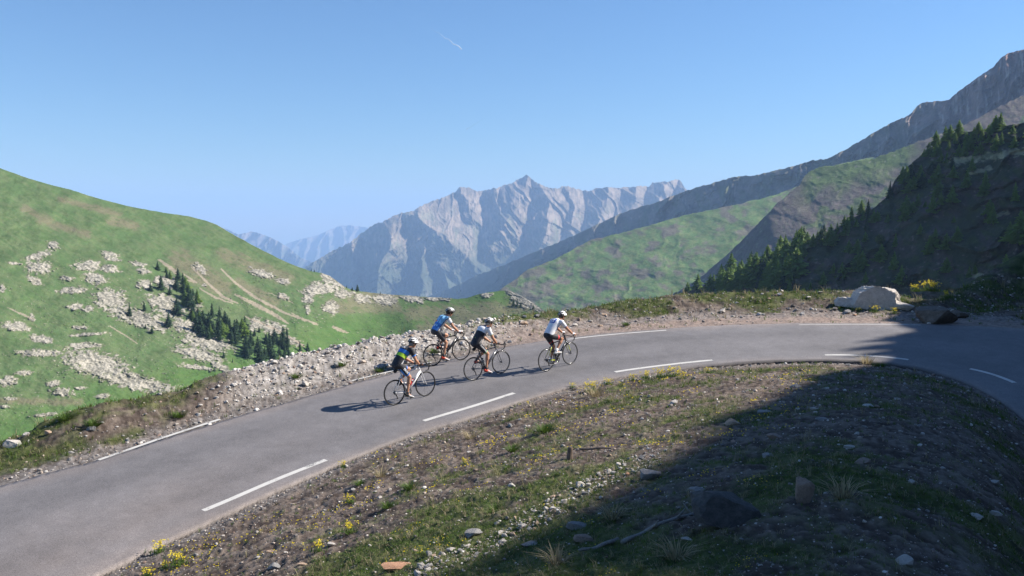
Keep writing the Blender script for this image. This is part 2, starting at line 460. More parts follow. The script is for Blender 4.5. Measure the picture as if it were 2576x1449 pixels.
# ---- sunny green hillside on the left with its rock outcrops ------------
_m1a = plane_rng(.85, -.53, 27, 300, 700, 540)
_m1b = plane_rng(-.2, -.97, 20, 1250, 780, 612)
def zz(l, ox, oy, k):
    return [(x * k + ox, y * k + oy, rx * k, ry * k, a) for x, y, rx, ry, a in l]
OUT1 = zz([(385, 690, 45, 30, 20), (280, 765, 110, 24, -15), (285, 850, 100, 50, 0), (105, 822, 55, 14, 5), (250, 945, 60, 26, 25), (640, 840, 105, 42, 0), (790, 752, 75, 16, 10), (810, 790, 62, 18, 12),
      (790, 860, 75, 28, 8), (690, 930, 95, 40, 12), (530, 1018, 115, 26, -4), (1000, 825, 65, 18, 12), (1040, 880, 50, 22, 5), (480, 930, 50, 18, 0), (1050, 975, 60, 40, 0), (1200, 960, 100, 44, 10),
      (800, 1085, 125, 85, 12), (1000, 1215, 260, 62, 18), (1180, 1100, 130, 55, 5), (1240, 1170, 110, 60, 0), (1400, 1130, 60, 66, 30), (1380, 1290, 190, 50, 15), (1500, 1395, 190, 60, 10), (1850, 1265, 52, 60, 20),
      (1980, 1290, 90, 52, 15), (2110, 1380, 80, 30, 20), (120, 1280, 105, 36, 5), (570, 1285, 60, 16, 0), (640, 1335, 150, 12, -5), (300, 1370, 90, 30, 10), (600, 1420, 130, 26, 0), (550, 1135, 60, 26, 0),
      (640, 1150, 40, 26, 0), (230, 1215, 24, 26, 0), (18, 1003, 22, 30, 0), (2340, 1005, 150, 42, -8), (2230, 1075, 40, 55, 10), (2390, 935, 60, 40, 25), (2470, 1045, 60, 30, 5), (2400, 1140, 60, 50, 0), (2050, 1060, 45, 22, 20), (1450, 860, 60, 30, 30),
      (1900, 895, 110, 30, 18), (2050, 950, 60, 24, 10), (1480, 980, 20, 12, 0), (2230, 1160, 18, 30, -20)], 0, 377, .3473) \
    + zz([(250, 20, 140, 24, 0), (620, 90, 230, 85, 14), (850, 200, 300, 52, 14), (160, 145, 55, 18, 0), (50, 200, 62, 34, -5), (400, 270, 72, 28, 5), (340, 215, 50, 20, 0), (60, 312, 52, 11, 0),
      (660, 295, 55, 14, -5), (520, 245, 42, 11, 0), (30, 362, 40, 10, 0), (300, 415, 90, 12, -4), (1280, 30, 170, 40, 14), (1420, 110, 90, 22, 25), (1260, 110, 130, 16, 10)], 0, 880.5, .3924) \
    + zz([(1450, 130, 130, 70, 25), (1620, 320, 20, 10, 0), (800, 240, 120, 60, -20), (740, 310, 45, 60, 0), (1060, 270, 110, 28, 8), (1230, 320, 90, 45, 8), (1430, 330, 120, 55, 5), (1680, 320, 110, 38, 8), (1850, 325, 80, 22, 5),
      (940, 400, 80, 40, 0), (920, 130, 70, 45, 22), (1000, 190, 60, 22, 38), (1970, 325, 60, 20, 0)], 566, 660.3, .28215)[1:] \
    + [(1345, 764, 60, 16, 30), (1312, 752, 34, 22, 20), (1225, 742, 16, 6, 0), (1296, 738, 24, 8, 5)]
STREAK = [[(a * .3473, b * .3473 + 377, w) for a, b, w in l] for l in (
      [(1150, 795, 3), (1230, 850, 5), (1280, 893, 5)], [(1390, 850, 2), (1500, 960, 3), (1610, 1060, 4), (1720, 1110, 2)], [(1600, 860, 2), (1700, 960, 3), (1850, 1070, 4), (2060, 1180, 3), (2300, 1265, 2.5)],
      [(1700, 1045, 2), (1850, 1120, 6), (2000, 1200, 5), (2090, 1260, 2)], [(1450, 1005, 1.5), (1560, 1070, 3), (1690, 1115, 1.5)], [(2110, 1180, 1), (2200, 1230, 3), (2300, 1262, 2)], [(1940, 1035, 1), (2060, 1075, 2), (2120, 1110, 1)],
      [(800, 1280, 1.5), (900, 1340, 2), (990, 1400, 1.5)], [(50, 1140, 1), (180, 1200, 3), (250, 1230, 2)], [(2410, 1280, 3), (2450, 1300, 5), (2530, 1330, 1.5)], [(1330, 900, 2), (1420, 960, 3), (1350, 940, 1)], [(1780, 1210, 2), (2000, 1300, 2.5), (2200, 1420, 2.5)])]
def rockmask(X, Y):
    n = fbm(X / 13, Y / 8, 4); n2 = fbm(X / 5.5, Y / 3.2, 4)
    m = np.full(X.shape, -9.0)
    for cx, cy, rx, ry, a in OUT1:
        sel = (np.abs(X - cx) < rx * 1.8 + 8) & (np.abs(Y - cy) < max(rx * .6, ry) * 1.8 + 8)
        if not sel.any(): continue
        c, s = math.cos(R(a)), math.sin(R(a))
        dx, dy = X[sel] - cx, Y[sel] - cy
        d = np.hypot((dx * c + dy * s) / rx, (-dx * s + dy * c) / ry)
        m[sel] = np.maximum(m[sel], 1.05 - d)
    rock = sstep(.0, .3, m + .9 * n + .45 * n2)
    st = np.zeros(X.shape)
    for l in STREAK:
        d, w = seg_dist(X + 5 * n, Y + 5 * n, l)
        st = np.maximum(st, sstep(1.15, .6, d / w + .7 * n2))
    loose = sstep(.50, .60, n2 + .25 * fbm(X / 60, Y / 40, 3) + .12 * sstep(620, 800, Y)) * sstep(560, 640, Y - X * .12)
    frag = sstep(-.42, .12, fbm(X / 3.2, Y / 2.1, 3) + .8 * m + .35)
    rock = rock * (.35 + .65 * frag)
    halo = sstep(-.35, .25, m + .8 * n)
    return np.maximum(rock, loose * .8), st, halo
def rng1(X, Y):
    w = fbm(X / 130, Y / 110, 3)
    a = _m1a(X, Y) * (1 - .007 * w); b = _m1b(X, Y) * (1 - .008 * w)
    wb = sstep(760, 1040, X + .55 * (Y - 800)); r = a + (b - a) * wb
    rock, st, halo = rockmask(X, Y)
    t = (Y - .25 * X) / 9 + 1.6 * fbm(X / 22, Y / 22, 3)
    led = sstep(.0, .35, np.abs(t - np.floor(t) - .5) * 2)
    hump = fbm((X - .35 * Y) / 70, (Y + .2 * X) / 34, 4) * (1 - .8 * wb)
    fine = fbm(X / 12, Y / 7, 4)
    gul = ridged((X * .8 - Y * .25) / 34, (X + Y) / 200, 4) * sstep(420, 560, X) * sstep(640, 700, Y)
    return r * (1 - .006 * hump - rock * (.0010 * led + .0026 * fine + .0008) - .0005 * fine - .002 * gul * (1 - wb) - .010 * fbm((X - .6 * Y) / 260, (Y + .3 * X) / 120, 3))
def col1(X, Y, P):
    rock, st, halo = rockmask(X, Y)
    n = fbm(X / 90, Y / 40, 4); n2 = fbm((X - .5 * Y) / 20, (Y - .45 * X) / 9, 5); n3 = fbm(X / 6, Y / 4, 4)
    c = lerp3((0.074, 0.122, 0.046), (0.102, 0.136, 0.060), sstep(-.4, .45, n2 + .6 * n))
    c = lerp3(c, (0.055, 0.13, 0.018), sstep(900, 1020, Y + .3 * (X - 300)) * .45)
    def zone(x0, y0, x1, y1, wd):
        d, _ = seg_dist(X, Y, [(x0, y0, 1), (x1, y1, 1)])
        return sstep(wd, wd * .2, d + wd * .9 * n2)
    br = np.maximum.reduce([zone(60, 525, 130, 560, 16), zone(100, 555, 220, 590, 14), zone(280, 555, 340, 570, 18), zone(450, 655, 560, 720, 42), zone(560, 640, 720, 700, 26), zone(600, 710, 690, 760, 20),
                            zone(840, 770, 960, 770, 26), zone(1030, 790, 1300, 775, 26), zone(150, 500, 300, 540, 12), zone(850, 740, 1000, 745, 12), zone(0, 1010, 200, 1010, 14), zone(1060, 830, 1230, 790, 22), zone(1100, 800, 1340, 772, 24), zone(880, 760, 1000, 775, 22)])
    c = lerp3(c, (0.150, 0.132, 0.085), br * .75)
    c = lerp3(c, (0.150, 0.140, 0.085), halo * (.25 + .5 * sstep(-.2, .3, n3)))
    c = lerp3(c, (0.055, 0.095, 0.03), sstep(.12, .42, fbm(X / 26 + 5, Y / 11, 4)) * .55)
    crk = sstep(.10, .0, np.abs(fbm(X / 7 + 3, Y / 3.2, 3))) * .45
    c = lerp3(c, lerp3((0.19, 0.18, 0.15), (0.385, 0.355, 0.295), sstep(-.3, .3, n3 + n2)) * (1 - crk)[..., None], rock * .92)
    c = lerp3(c, (0.29, 0.24, 0.185), st * .8)
    return c
mat_left = terrain_mat('meadow', 0.09, 0.16, 0.45, 0.6, 0.8)
SKY1 = [(-300, 330), (-120, 385), (0, 423), (60, 445), (120, 463), (180, 478), (250, 500), (330, 520), (400, 533), (480, 545), (520, 556), (545, 565), (590, 592), (640, 619), (700, 650), (750, 671), (790, 684), (808, 686), (830, 694), (850, 709), (872, 724),
      (890, 730), (930, 736), (1000, 742), (1060, 746), (1090, 748), (1110, 748), (1150, 752), (1175, 750), (1200, 741), (1240, 734), (1262, 731), (1285, 731), (1310, 744), (1340, 761), (1362, 776), (1420, 812)]
patch('hills', SKY1, [(-300, 1330), (0, 1190), (300, 1060), (600, 960), (900, 880), (1100, 830), (1420, 860)], 1.7, rng1, col1, mat_left, (5, 60, .6), (1.2, 18), 'sunny green hillside with pale rock outcrops on the left')

# the valley floor under everything
def valley():
    a = np.linspace(-math.pi, math.pi, 181)
    rr = np.array([25, 60, 120, 250, 500, 1000, 2000, 4000, 8000, 16000, 30000.])
    zf = np.interp(rr, [25, 60, 120, 500, 1500, 5000, 30000], [-40, -75, -110, -230, -420, -760, -900])
    V = np.stack([rr[:, None] * np.sin(a), rr[:, None] * np.cos(a), np.broadcast_to(zf[:, None], (len(rr), len(a)))], -1)
    V[..., 2] += 8 * noise(V[..., 0] / 150, V[..., 1] / 150)
    col = np.broadcast_to(np.array([.07, .09, .045]), V.shape)
    me = np_mesh('valley_floor', V.reshape(-1, 3), grid_faces(len(rr), len(a)), True, col.reshape(-1, 3))
    tag(link_mesh('valley_floor', me, mat_mid), None, None, None, 'structure')
valley()
# ================================================================== road bend and the ground around it
PA, PB, PZ = 0.0317, 0.1135, -7.006          # the road plane climbs away from the camera
def zplane(x, y): return PZ + PA * x + PB * y
def on_plane(px, py):
    r = ray(px, py)
    t = PZ / (r[..., 2] - PA * r[..., 0] - PB * r[..., 1])
    return r * t[..., None] if np.ndim(t) else r * t
INNER = [(250, 1449), (420, 1362), (560, 1300), (820, 1182), (1010, 1103), (1200, 1046), (1420, 977), (1550, 950), (1790, 920), (1960, 910), (2080, 908), (2200, 913), (2300, 926), (2400, 950), (2500, 993), (2576, 1055)]
OUTER = [(0, 1222), (240, 1161), (500, 1077), (700, 1019), (885, 966), (1100, 913), (1300, 867), (1500, 841), (1674, 827), (1800, 819), (2010, 813), (2300, 814), (2576, 826)]
def az_of(P): return np.arctan2(P[..., 0], P[..., 1])
def edge_fn(pts, pre, post):
    P = np.array([on_plane(*p)[:2] for p in pts])
    P = np.concatenate([np.array(pre, float), P, np.array(post, float)])
    a = az_of(P); r = np.hypot(P[:, 0], P[:, 1])
    A = np.linspace(-2.6, 2.6, 2601)
    rr = np.interp(A, a, r)
    rr = smooth_arr(rr, 22)
    return A, rr
_A, _ri = edge_fn(INNER, [(-16, -10), (-14.4, -3), (-12.3, 2), (-9.6, 7)], [(10.9, 15.5), (10.2, 11), (10.2, 5), (11, -4), (12, -12)])
_, _ro = edge_fn(OUTER, [(-22, -10), (-19.5, -2), (-17, 5), (-13.6, 12)], [(19, 24.5), (19.2, 19), (17.2, 12), (15.6, 4), (15.8, -4), (17, -12)])
_ro = np.maximum(_ro, _ri + 3.6)

# crest of the verge seen in the picture: (px, py, metres beyond the outer road edge)
CREST = [(-150, 1150, 3.2), (0, 1118, 3.0), (60, 1088, 3.2), (120, 1058, 3.2), (190, 1030, 3.0), (260, 1012, 2.8), (340, 1003, 2.8), (430, 985, 2.8), (500, 960, 2.7), (560, 936, 2.6), (640, 918, 2.6), (700, 903, 2.6), (790, 883, 2.6),
         (850, 869, 2.6), (930, 854, 2.6), (1000, 844, 2.7), (1060, 834, 2.8), (1120, 823, 3.0), (1200, 805, 3.4), (1290, 795, 3.8), (1350, 787, 4.2), (1440, 781, 5.0), (1520, 767, 5.6), (1600, 752, 6.0), (1700, 742, 6.2), (1780, 737, 6.4),
         (1900, 735, 6.6), (2010, 732, 6.4), (2120, 730, 6.2), (2200, 736, 6.0), (2290, 752, 5.6), (2360, 752, 6.0), (2400, 742, 8), (2440, 712, 11), (2500, 672, 14), (2576, 630, 17)]
_ca, _cr, _cz = [], [], []
for px, py, w in CREST:
    d = ray(px, py); a = math.atan2(d[0], d[1]); r = np.interp(a, _A, _ro) + w
    _ca.append(a); _cr.append(r); _cz.append(d[2] * r)

def far_z(x, y): return zplane(x, y)
# where the edge of the big shadow falls in the picture; the crest that casts it is found by following the sun
SHADE = [(1060, 1449), (1190, 1385), (1320, 1318), (1440, 1256), (1580, 1175), (1720, 1085), (1860, 1005), (1990, 950), (2085, 928), (2200, 912), (2225, 880), (2262, 850), (2300, 818)]
def bank_z(a, r, ri):
    """inner bank climbing from the road edge to the camera's feet"""
    ze = zplane(ri * np.sin(a), ri * np.cos(a)) - 0.05
    u = np.clip(1 - r / ri, 0, 1)
    lump = .32 * np.exp(-((a - .42) / .22) ** 2) * np.sin(np.pi * np.clip(u * 1.15, 0, 1)) 
    return ze + (-1.68 - ze) * (0.38 * u + 0.62 * u ** 2.0) + lump
def hit_bank(px, py):
    d = ray(px, py); a = math.atan2(d[0], d[1]); ri = np.interp(a, _A, _ri)
    rs = np.linspace(2, 40, 2000)
    z = np.where(rs < ri, bank_z(a, rs, ri), zplane(rs * math.sin(a), rs * math.cos(a)))
    k = np.argmax(d[2] * rs < z)
    return d * rs[k]
_cast = []
for k, (px, py) in enumerate(SHADE):
    P = hit_bank(px, py); u = SUN / math.hypot(SUN[0], SUN[1]); pb = P[0] * u[0] + P[1] * u[1]
    S = P + u * (-pb + math.sqrt(pb * pb - (P[0] ** 2 + P[1] ** 2) + 56.0 ** 2))
    _cast.append((math.atan2(S[0], S[1]), math.hypot(S[0], S[1]), S[2]))
_cast.sort()
0 and print('caster', [(round(math.degrees(a), 1), round(r, 1), round(z, 1)) for a, r, z in _cast])
_ca += [R(36), R(40), R(44), R(50)]; _cr += [50, 52, 54, 56]; _cz += [6.5, 9, 12.5, 20.5]
for a, r, z in _cast:
    if a > _ca[-1] + .004: _ca.append(a); _cr.append(r); _cz.append(z)
_ca += [_ca[-1] + .12, R(120), R(160)]; _cr += [56, 56, 58]; _cz += [_cz[-1] + 1.5, 38, 32]
_ca = [R(-170), R(-120), R(-80), R(-45)] + _ca; _cr = [28, 27, 26, 24] + _cr; _cz = [-9, -8.5, -7.5, -6.3] + _cz
def crest(a):
    return np.interp(a, _ca, _cr), np.interp(a, _ca, _cz)

def ground_z(x, y, fine=True):
    x = np.asarray(x, float); y = np.asarray(y, float)
    a = np.arctan2(x, y); r = np.hypot(x, y)
    ri = np.interp(a, _A, _ri); ro = np.interp(a, _A, _ro); rc, zc = crest(a)
    zb = bank_z(a, r, ri)
    zr = zplane(x, y)
    ze = zplane(ro * np.sin(a), ro * np.cos(a))
    t = np.clip((r - ro) / (rc - ro), 0, 1)
    hill = sstep(R(31), R(40), a)
    prof = (t * t * (3 - 2 * t)) * (1 - hill) + hill * t ** .85
    flat = sstep(R(-4), R(6), a) * (1 - hill)                       # the pull-off beside the bend stays level
    tt = np.clip((t - .45) / .55, 0, 1); prof = prof * (1 - flat) + flat * (tt * tt * (3 - 2 * tt))
    zo = ze + (zc - ze) * prof
    zo = np.where(flat > 0, zo * 1.0, zo)
    d = np.maximum(r - rc, 0)
    zf = zc - d * (.25 + .5 * np.clip(d / 6, 0, 1)) * (1 - .45 * hill)
    z = np.where(r < ri, zb, np.where(r < ro, zr, np.where(r < rc, zo, zf)))
    if fine:
        off = np.maximum(np.clip((ri - r) / 1.2, 0, 1), np.clip((r - ro) / 1.5, 0, 1))
        off = off * sstep(.8, 4, r)
        n = .10 * fbm(x / 1.9, y / 1.9, 4) + .05 * fbm(x / .35 + 3, y / .35, 4)
        berm = sstep(.35, .9, t) * sstep(1.6, .2, d) * (1 - hill)
        n = n + berm * .12 * fbm(x / .6 + 9, y / .6, 3)
        rocky = hill * np.clip(t * 3, 0, 1)
        n = n + rocky * (.7 * fbm(x / 5, y / 5, 5) + .4 * (ridged(x / 3, y / 3, 4) - .5) - .15)
        edge_noise = .035 * np.clip(off * 4, 0, 1)
        z = z + n * off + edge_noise * fbm(x / .12, y / .12, 3)
    dip = sstep(-.05, .12, np.minimum(r - ri, ro - r))
    return z - .05 * dip - .012

def ground_masks(x, y):
    a = np.arctan2(x, y); r = np.hypot(x, y)
    ri = np.interp(a, _A, _ri); ro = np.interp(a, _A, _ro); rc, zc = crest(a)
    n = fbm(x / 2.2, y / 2.2, 5); n2 = fbm(x / .5, y / .5, 4)
    hill = sstep(R(31), R(40), a)
    dpo = r - ro; di = ri - r
    t = np.clip(dpo / np.maximum(rc - ro, .1), 0, 1)
    inner = r < ri
    # grass cover, 0..1
    g_in = sstep(.0, .5, .02 + 1.0 * n + .55 * n2 + .55 * sstep(13.5, 9.5, r) * sstep(R(-22), R(-10), a) * sstep(R(12), R(2), a) + .2 * sstep(12, 8, r) + .05 * sstep(-.05, .25, a) - .5 * sstep(1.6, .3, di) - .28 * sstep(R(-3), R(-22), a) * sstep(5, 12, r))
    pull = sstep(R(-6), R(2), a) * (1 - hill)
    g_out = sstep(.0, .5, .16 + 1.0 * n + .5 * n2 - .8 * sstep(.9 + 3.0 * pull, .3 + 2.2 * pull, dpo) - .55 * sstep(R(-20), R(-16), a) * sstep(R(-1), R(-5), a) + .25 * sstep(R(-19), R(-25), a) + .38 * pull * sstep(.68, .92, t))
    g_out = np.maximum(g_out * (1 - hill), hill * sstep(-.05, .3, n + .3 * n2))
    grass = np.where(inner, g_in, g_out)
    grav_in = sstep(.9, .1, di + .5 * n2) * .8
    grav_out = np.maximum(sstep(1.2, .2, dpo + .4 * n2) * (1 - pull * .8), sstep(R(-20), R(-16), a) * sstep(R(-1), R(-5), a) * sstep(.1, .4, t) * .9)
    grav_out = np.maximum(grav_out, pull * sstep(1.6, 2.6, dpo) * sstep(4.4, 3.2, dpo + n) * .7)
    grav = np.where(inner, grav_in, grav_out * (1 - hill))
    return grass, grav, pull * np.where(inner, 0, 1) * sstep(4.2, 3.0, dpo), n, n2

def ground_color(x, y):
    grass, grav, brown, n, n2 = ground_masks(x, y)
    n3 = fbm(x / .12, y / .12, 3)
    earth = lerp3((0.078, 0.059, 0.048), (0.18, 0.145, 0.12), sstep(-.4, .4, n2 + n3))
    c = earth
    c = lerp3(c, lerp3((0.23, 0.175, 0.145), (0.29, 0.23, 0.195), sstep(-.3, .3, n3)), brown)
    c = lerp3(c, lerp3((0.12, 0.108, 0.10), (0.28, 0.26, 0.245), sstep(-.3, .4, n3)), grav * .8)
    gcol = lerp3((0.034, 0.060, 0.012), (0.085, 0.10, 0.03), sstep(-.3, .4, n2 + .5 * n3))
    a_ = np.arctan2(x, y); r_ = np.hypot(x, y); ro_ = np.interp(a_, _A, _ro); brm = sstep(R(-21), R(-16), a_) * sstep(R(2), R(-4), a_) * sstep(.5, 1.0, r_ - ro_)
    c = lerp3(c, lerp3((0.22, 0.20, 0.18), (0.42, 0.39, 0.36), sstep(-.3, .35, n3)), brm * .8)
    return lerp3(c, gcol, grass * sstep(-.5, .1, n3 + .25) * .85)

mat_ground = terrain_mat('stony earth', 2.2, 0.32, 0.7, 0.03, 28)
def build_ground():
    a1 = np.linspace(R(-36), R(36), 1050)
    a2 = np.linspace(R(36), R(165), 330)[1:]
    a0 = np.linspace(R(-165), R(-36), 160)[:-1]
    az = np.concatenate([a0, a1, a2])
    rr = np.concatenate([np.geomspace(.4, 4.5, 40)[:-1], np.geomspace(4.5, 45, 620), np.geomspace(45, 150, 90)[1:]])
    Rr, Az = np.meshgrid(rr, az, indexing='ij')
    x = Rr * np.sin(Az); y = Rr * np.cos(Az)
    z = ground_z(x, y)
    col = ground_color(x, y)
    V = np.stack([x, y, z], -1)
    me = np_mesh('ground', V.reshape(-1, 3), grid_faces(len(rr), len(az))[:, ::-1], True, col.reshape(-1, 3))
    tag(link_mesh('ground', me, mat_ground), None, None, None, 'structure')
build_ground()

# ---- asphalt -------------------------------------------------------------
def asphalt():
    m, nt, b = new_mat('asphalt')
    tc = nt.nodes.new('ShaderNodeTexCoord')
    big = _noise(nt, .35, 5, .55, tc.outputs['Object']); mid = _noise(nt, 3.0, 5, .6, tc.outputs['Object']); gr = _noise(nt, 55, 3, .7, tc.outputs['Object'])
    at = nt.nodes.new('ShaderNodeAttribute'); at.attribute_name = 'col'
    r1 = _ramp(nt, big.outputs[0], [(.3, (.88,) * 3), (.7, (1.13,) * 3)])
    r2 = _ramp(nt, mid.outputs[0], [(.3, (.88,) * 3), (.7, (1.11,) * 3)])
    r3 = _ramp(nt, gr.outputs[0], [(.36, (.62,) * 3), (.5, (1.0,) * 3), (.66, (1.55,) * 3)])
    c = _mix(nt, at.outputs['Color'], r1.outputs[0], 1.0, 'MULTIPLY'); c = _mix(nt, c, r2.outputs[0], 1.0, 'MULTIPLY'); c = _mix(nt, c, r3.outputs[0], .8, 'MULTIPLY')
    nt.links.new(c, b.inputs['Base Color'])
    b.inputs['Roughness'].default_value = .8; b.inputs['Specular IOR Level'].default_value = .35
    bp = nt.nodes.new('ShaderNodeBump'); bp.inputs['Strength'].default_value = .5; bp.inputs['Distance'].default_value = .006
    nt.links.new(gr.outputs[0], bp.inputs['Height']); nt.links.new(bp.outputs[0], b.inputs['Normal'])
    return m
mat_road = asphalt()
def build_road():
    az = np.concatenate([np.linspace(R(-120), R(-36), 120)[:-1], np.linspace(R(-36), R(36), 900), np.linspace(R(36), R(140), 200)[1:]])
    ri = np.interp(az, _A, _ri); ro = np.interp(az, _A, _ro)
    k = np.linspace(0, 1, 33)[:, None]
    rag_i = .035 * fbm(az * 90, az * 0 + 2, 4) + .07 * fbm(az * 22, az * 0 + 7, 3); rag_o = .05 * fbm(az * 150, az * 0 + 12, 4) + .06 * fbm(az * 25, az * 0 + 17, 2)
    Rr = (ri + rag_i)[None] * (1 - k) + (ro + rag_o)[None] * k
    x = Rr * np.sin(az); y = Rr * np.cos(az); z = zplane(x, y)
    lat = k * (ro - ri)[None]; w = (ro - ri)[None]
    n = fbm(x / 1.5, y / 1.5, 4)
    edge = np.maximum(sstep(.75, .0, lat + .3 * n), sstep(.75, .0, w - lat + .3 * n))
    nearl = sstep(R(-8), R(-30), az)[None] * sstep(.75, .25, k)
    col = lerp3((0.150, 0.143, 0.145), (0.205, 0.178, 0.165), np.clip(edge * .75 + nearl * .6 * (1 + n), 0, 1))
    trk = np.exp(-((lat / w - .30) / .09) ** 2) + np.exp(-((lat / w - .70) / .09) ** 2)
    tar = sstep(.30, .12, lat + .10 * n) * (sstep(R(8), R(16), az) * sstep(R(30), R(25), az))[None] * .6
    col = col * (1 - tar)[..., None]
    col = col * (1 - .13 * trk * (1 + .8 * fbm(x / 3, y / 3, 3)))[..., None]
    V = np.stack([x, y, z], -1)
    # a skirt drops the edge into the verge
    low = V[:1].copy(); low[..., 2] -= .08; hi = V[-1:].copy(); hi[..., 2] -= .08
    V = np.concatenate([low, V, hi]); col = np.concatenate([col[:1] * .6, col, col[-1:] * .6])
    me = np_mesh('road', V.reshape(-1, 3), grid_faces(V.shape[0], V.shape[1])[:, ::-1], True, col.reshape(-1, 3))
    return tag(link_mesh('road', me, mat_road), None, None, None, 'structure')
road = build_road()

def worn_paint():
    m, nt, b = new_mat('worn road paint')
    tc = nt.nodes.new('ShaderNodeTexCoord')
    n = _noise(nt, 34, 5, .75, tc.outputs['Object']); n2 = _noise(nt, 2.2, 3, .6, tc.outputs['Object'])
    mx = nt.nodes.new('ShaderNodeMath'); mx.operation = 'ADD'
    nt.links.new(n.outputs[0], mx.inputs[0]); nt.links.new(n2.outputs[0], mx.inputs[1])
    r = _ramp(nt, mx.outputs[0], [(.0, (.13, .125, .125)), (.395, (.16, .155, .15)), (.445, (.50, .485, .45)), (1.0, (.62, .60, .56))])
    mx2 = nt.nodes.new('ShaderNodeMath'); mx2.operation = 'MULTIPLY'; mx2.inputs[1].default_value = .5
    nt.links.new(mx.outputs[0], mx2.inputs[0]); nt.links.new(mx2.outputs[0], r.inputs[0])
    nt.links.new(r.outputs[0], b.inputs['Base Color']); b.inputs['Roughness'].default_value = .7
    return m
mat_paint = worn_paint()
def dash(p0, p1, inner=True, w=.125, label=None):
    P0, P1 = on_plane(*p0), on_plane(*p1)
    a0, a1 = az_of(P0), az_of(P1); base = _ri if inner else _ro
    o0 = math.hypot(P0[0], P0[1]) - np.interp(a0, _A, base); o1 = math.hypot(P1[0], P1[1]) - np.interp(a1, _A, base)
    k = np.linspace(0, 1, 25); a = a0 + (a1 - a0) * k; r = np.interp(a, _A, base) + o0 + (o1 - o0) * k
    p = np.stack([r * np.sin(a), r * np.cos(a)], -1)
    t = np.gradient(p, axis=0); t /= np.linalg.norm(t, axis=1)[:, None]; nrm = np.stack([-t[:, 1], t[:, 0]], -1)
    rows = []
    for s in (-1, 1):
        q = p + nrm * w / 2 * s + nrm * (.006 * fbm(k * 40, k * 0 + 3 * s, 3))[:, None]
        rows.append(np.concatenate([q, zplane(q[:, 0], q[:, 1])[:, None] + .005], 1))
    V = np.stack(rows)
    F = grid_faces(2, 25)
    me = np_mesh('edge_marking', V.reshape(-1, 3), F, True)
    link_mesh('edge_marking', me, mat_paint, road)
for a, b in [((511, 1285), (820, 1157)), ((1066, 1059), (1293, 989)), ((1547, 936), (1793, 906)), ((2075, 893), (2285, 905)), ((2440, 928), (2552, 963))]: dash(a, b, True, .135)
for a, b in [((248, 1157), (553, 1055)), ((885, 958), (1086, 911)), ((1428, 854), (1676, 831)), ((2010, 817.5), (2316, 818))]: dash(a, b, False, {248: .115, 2010: .06}.get(a[0], .088))
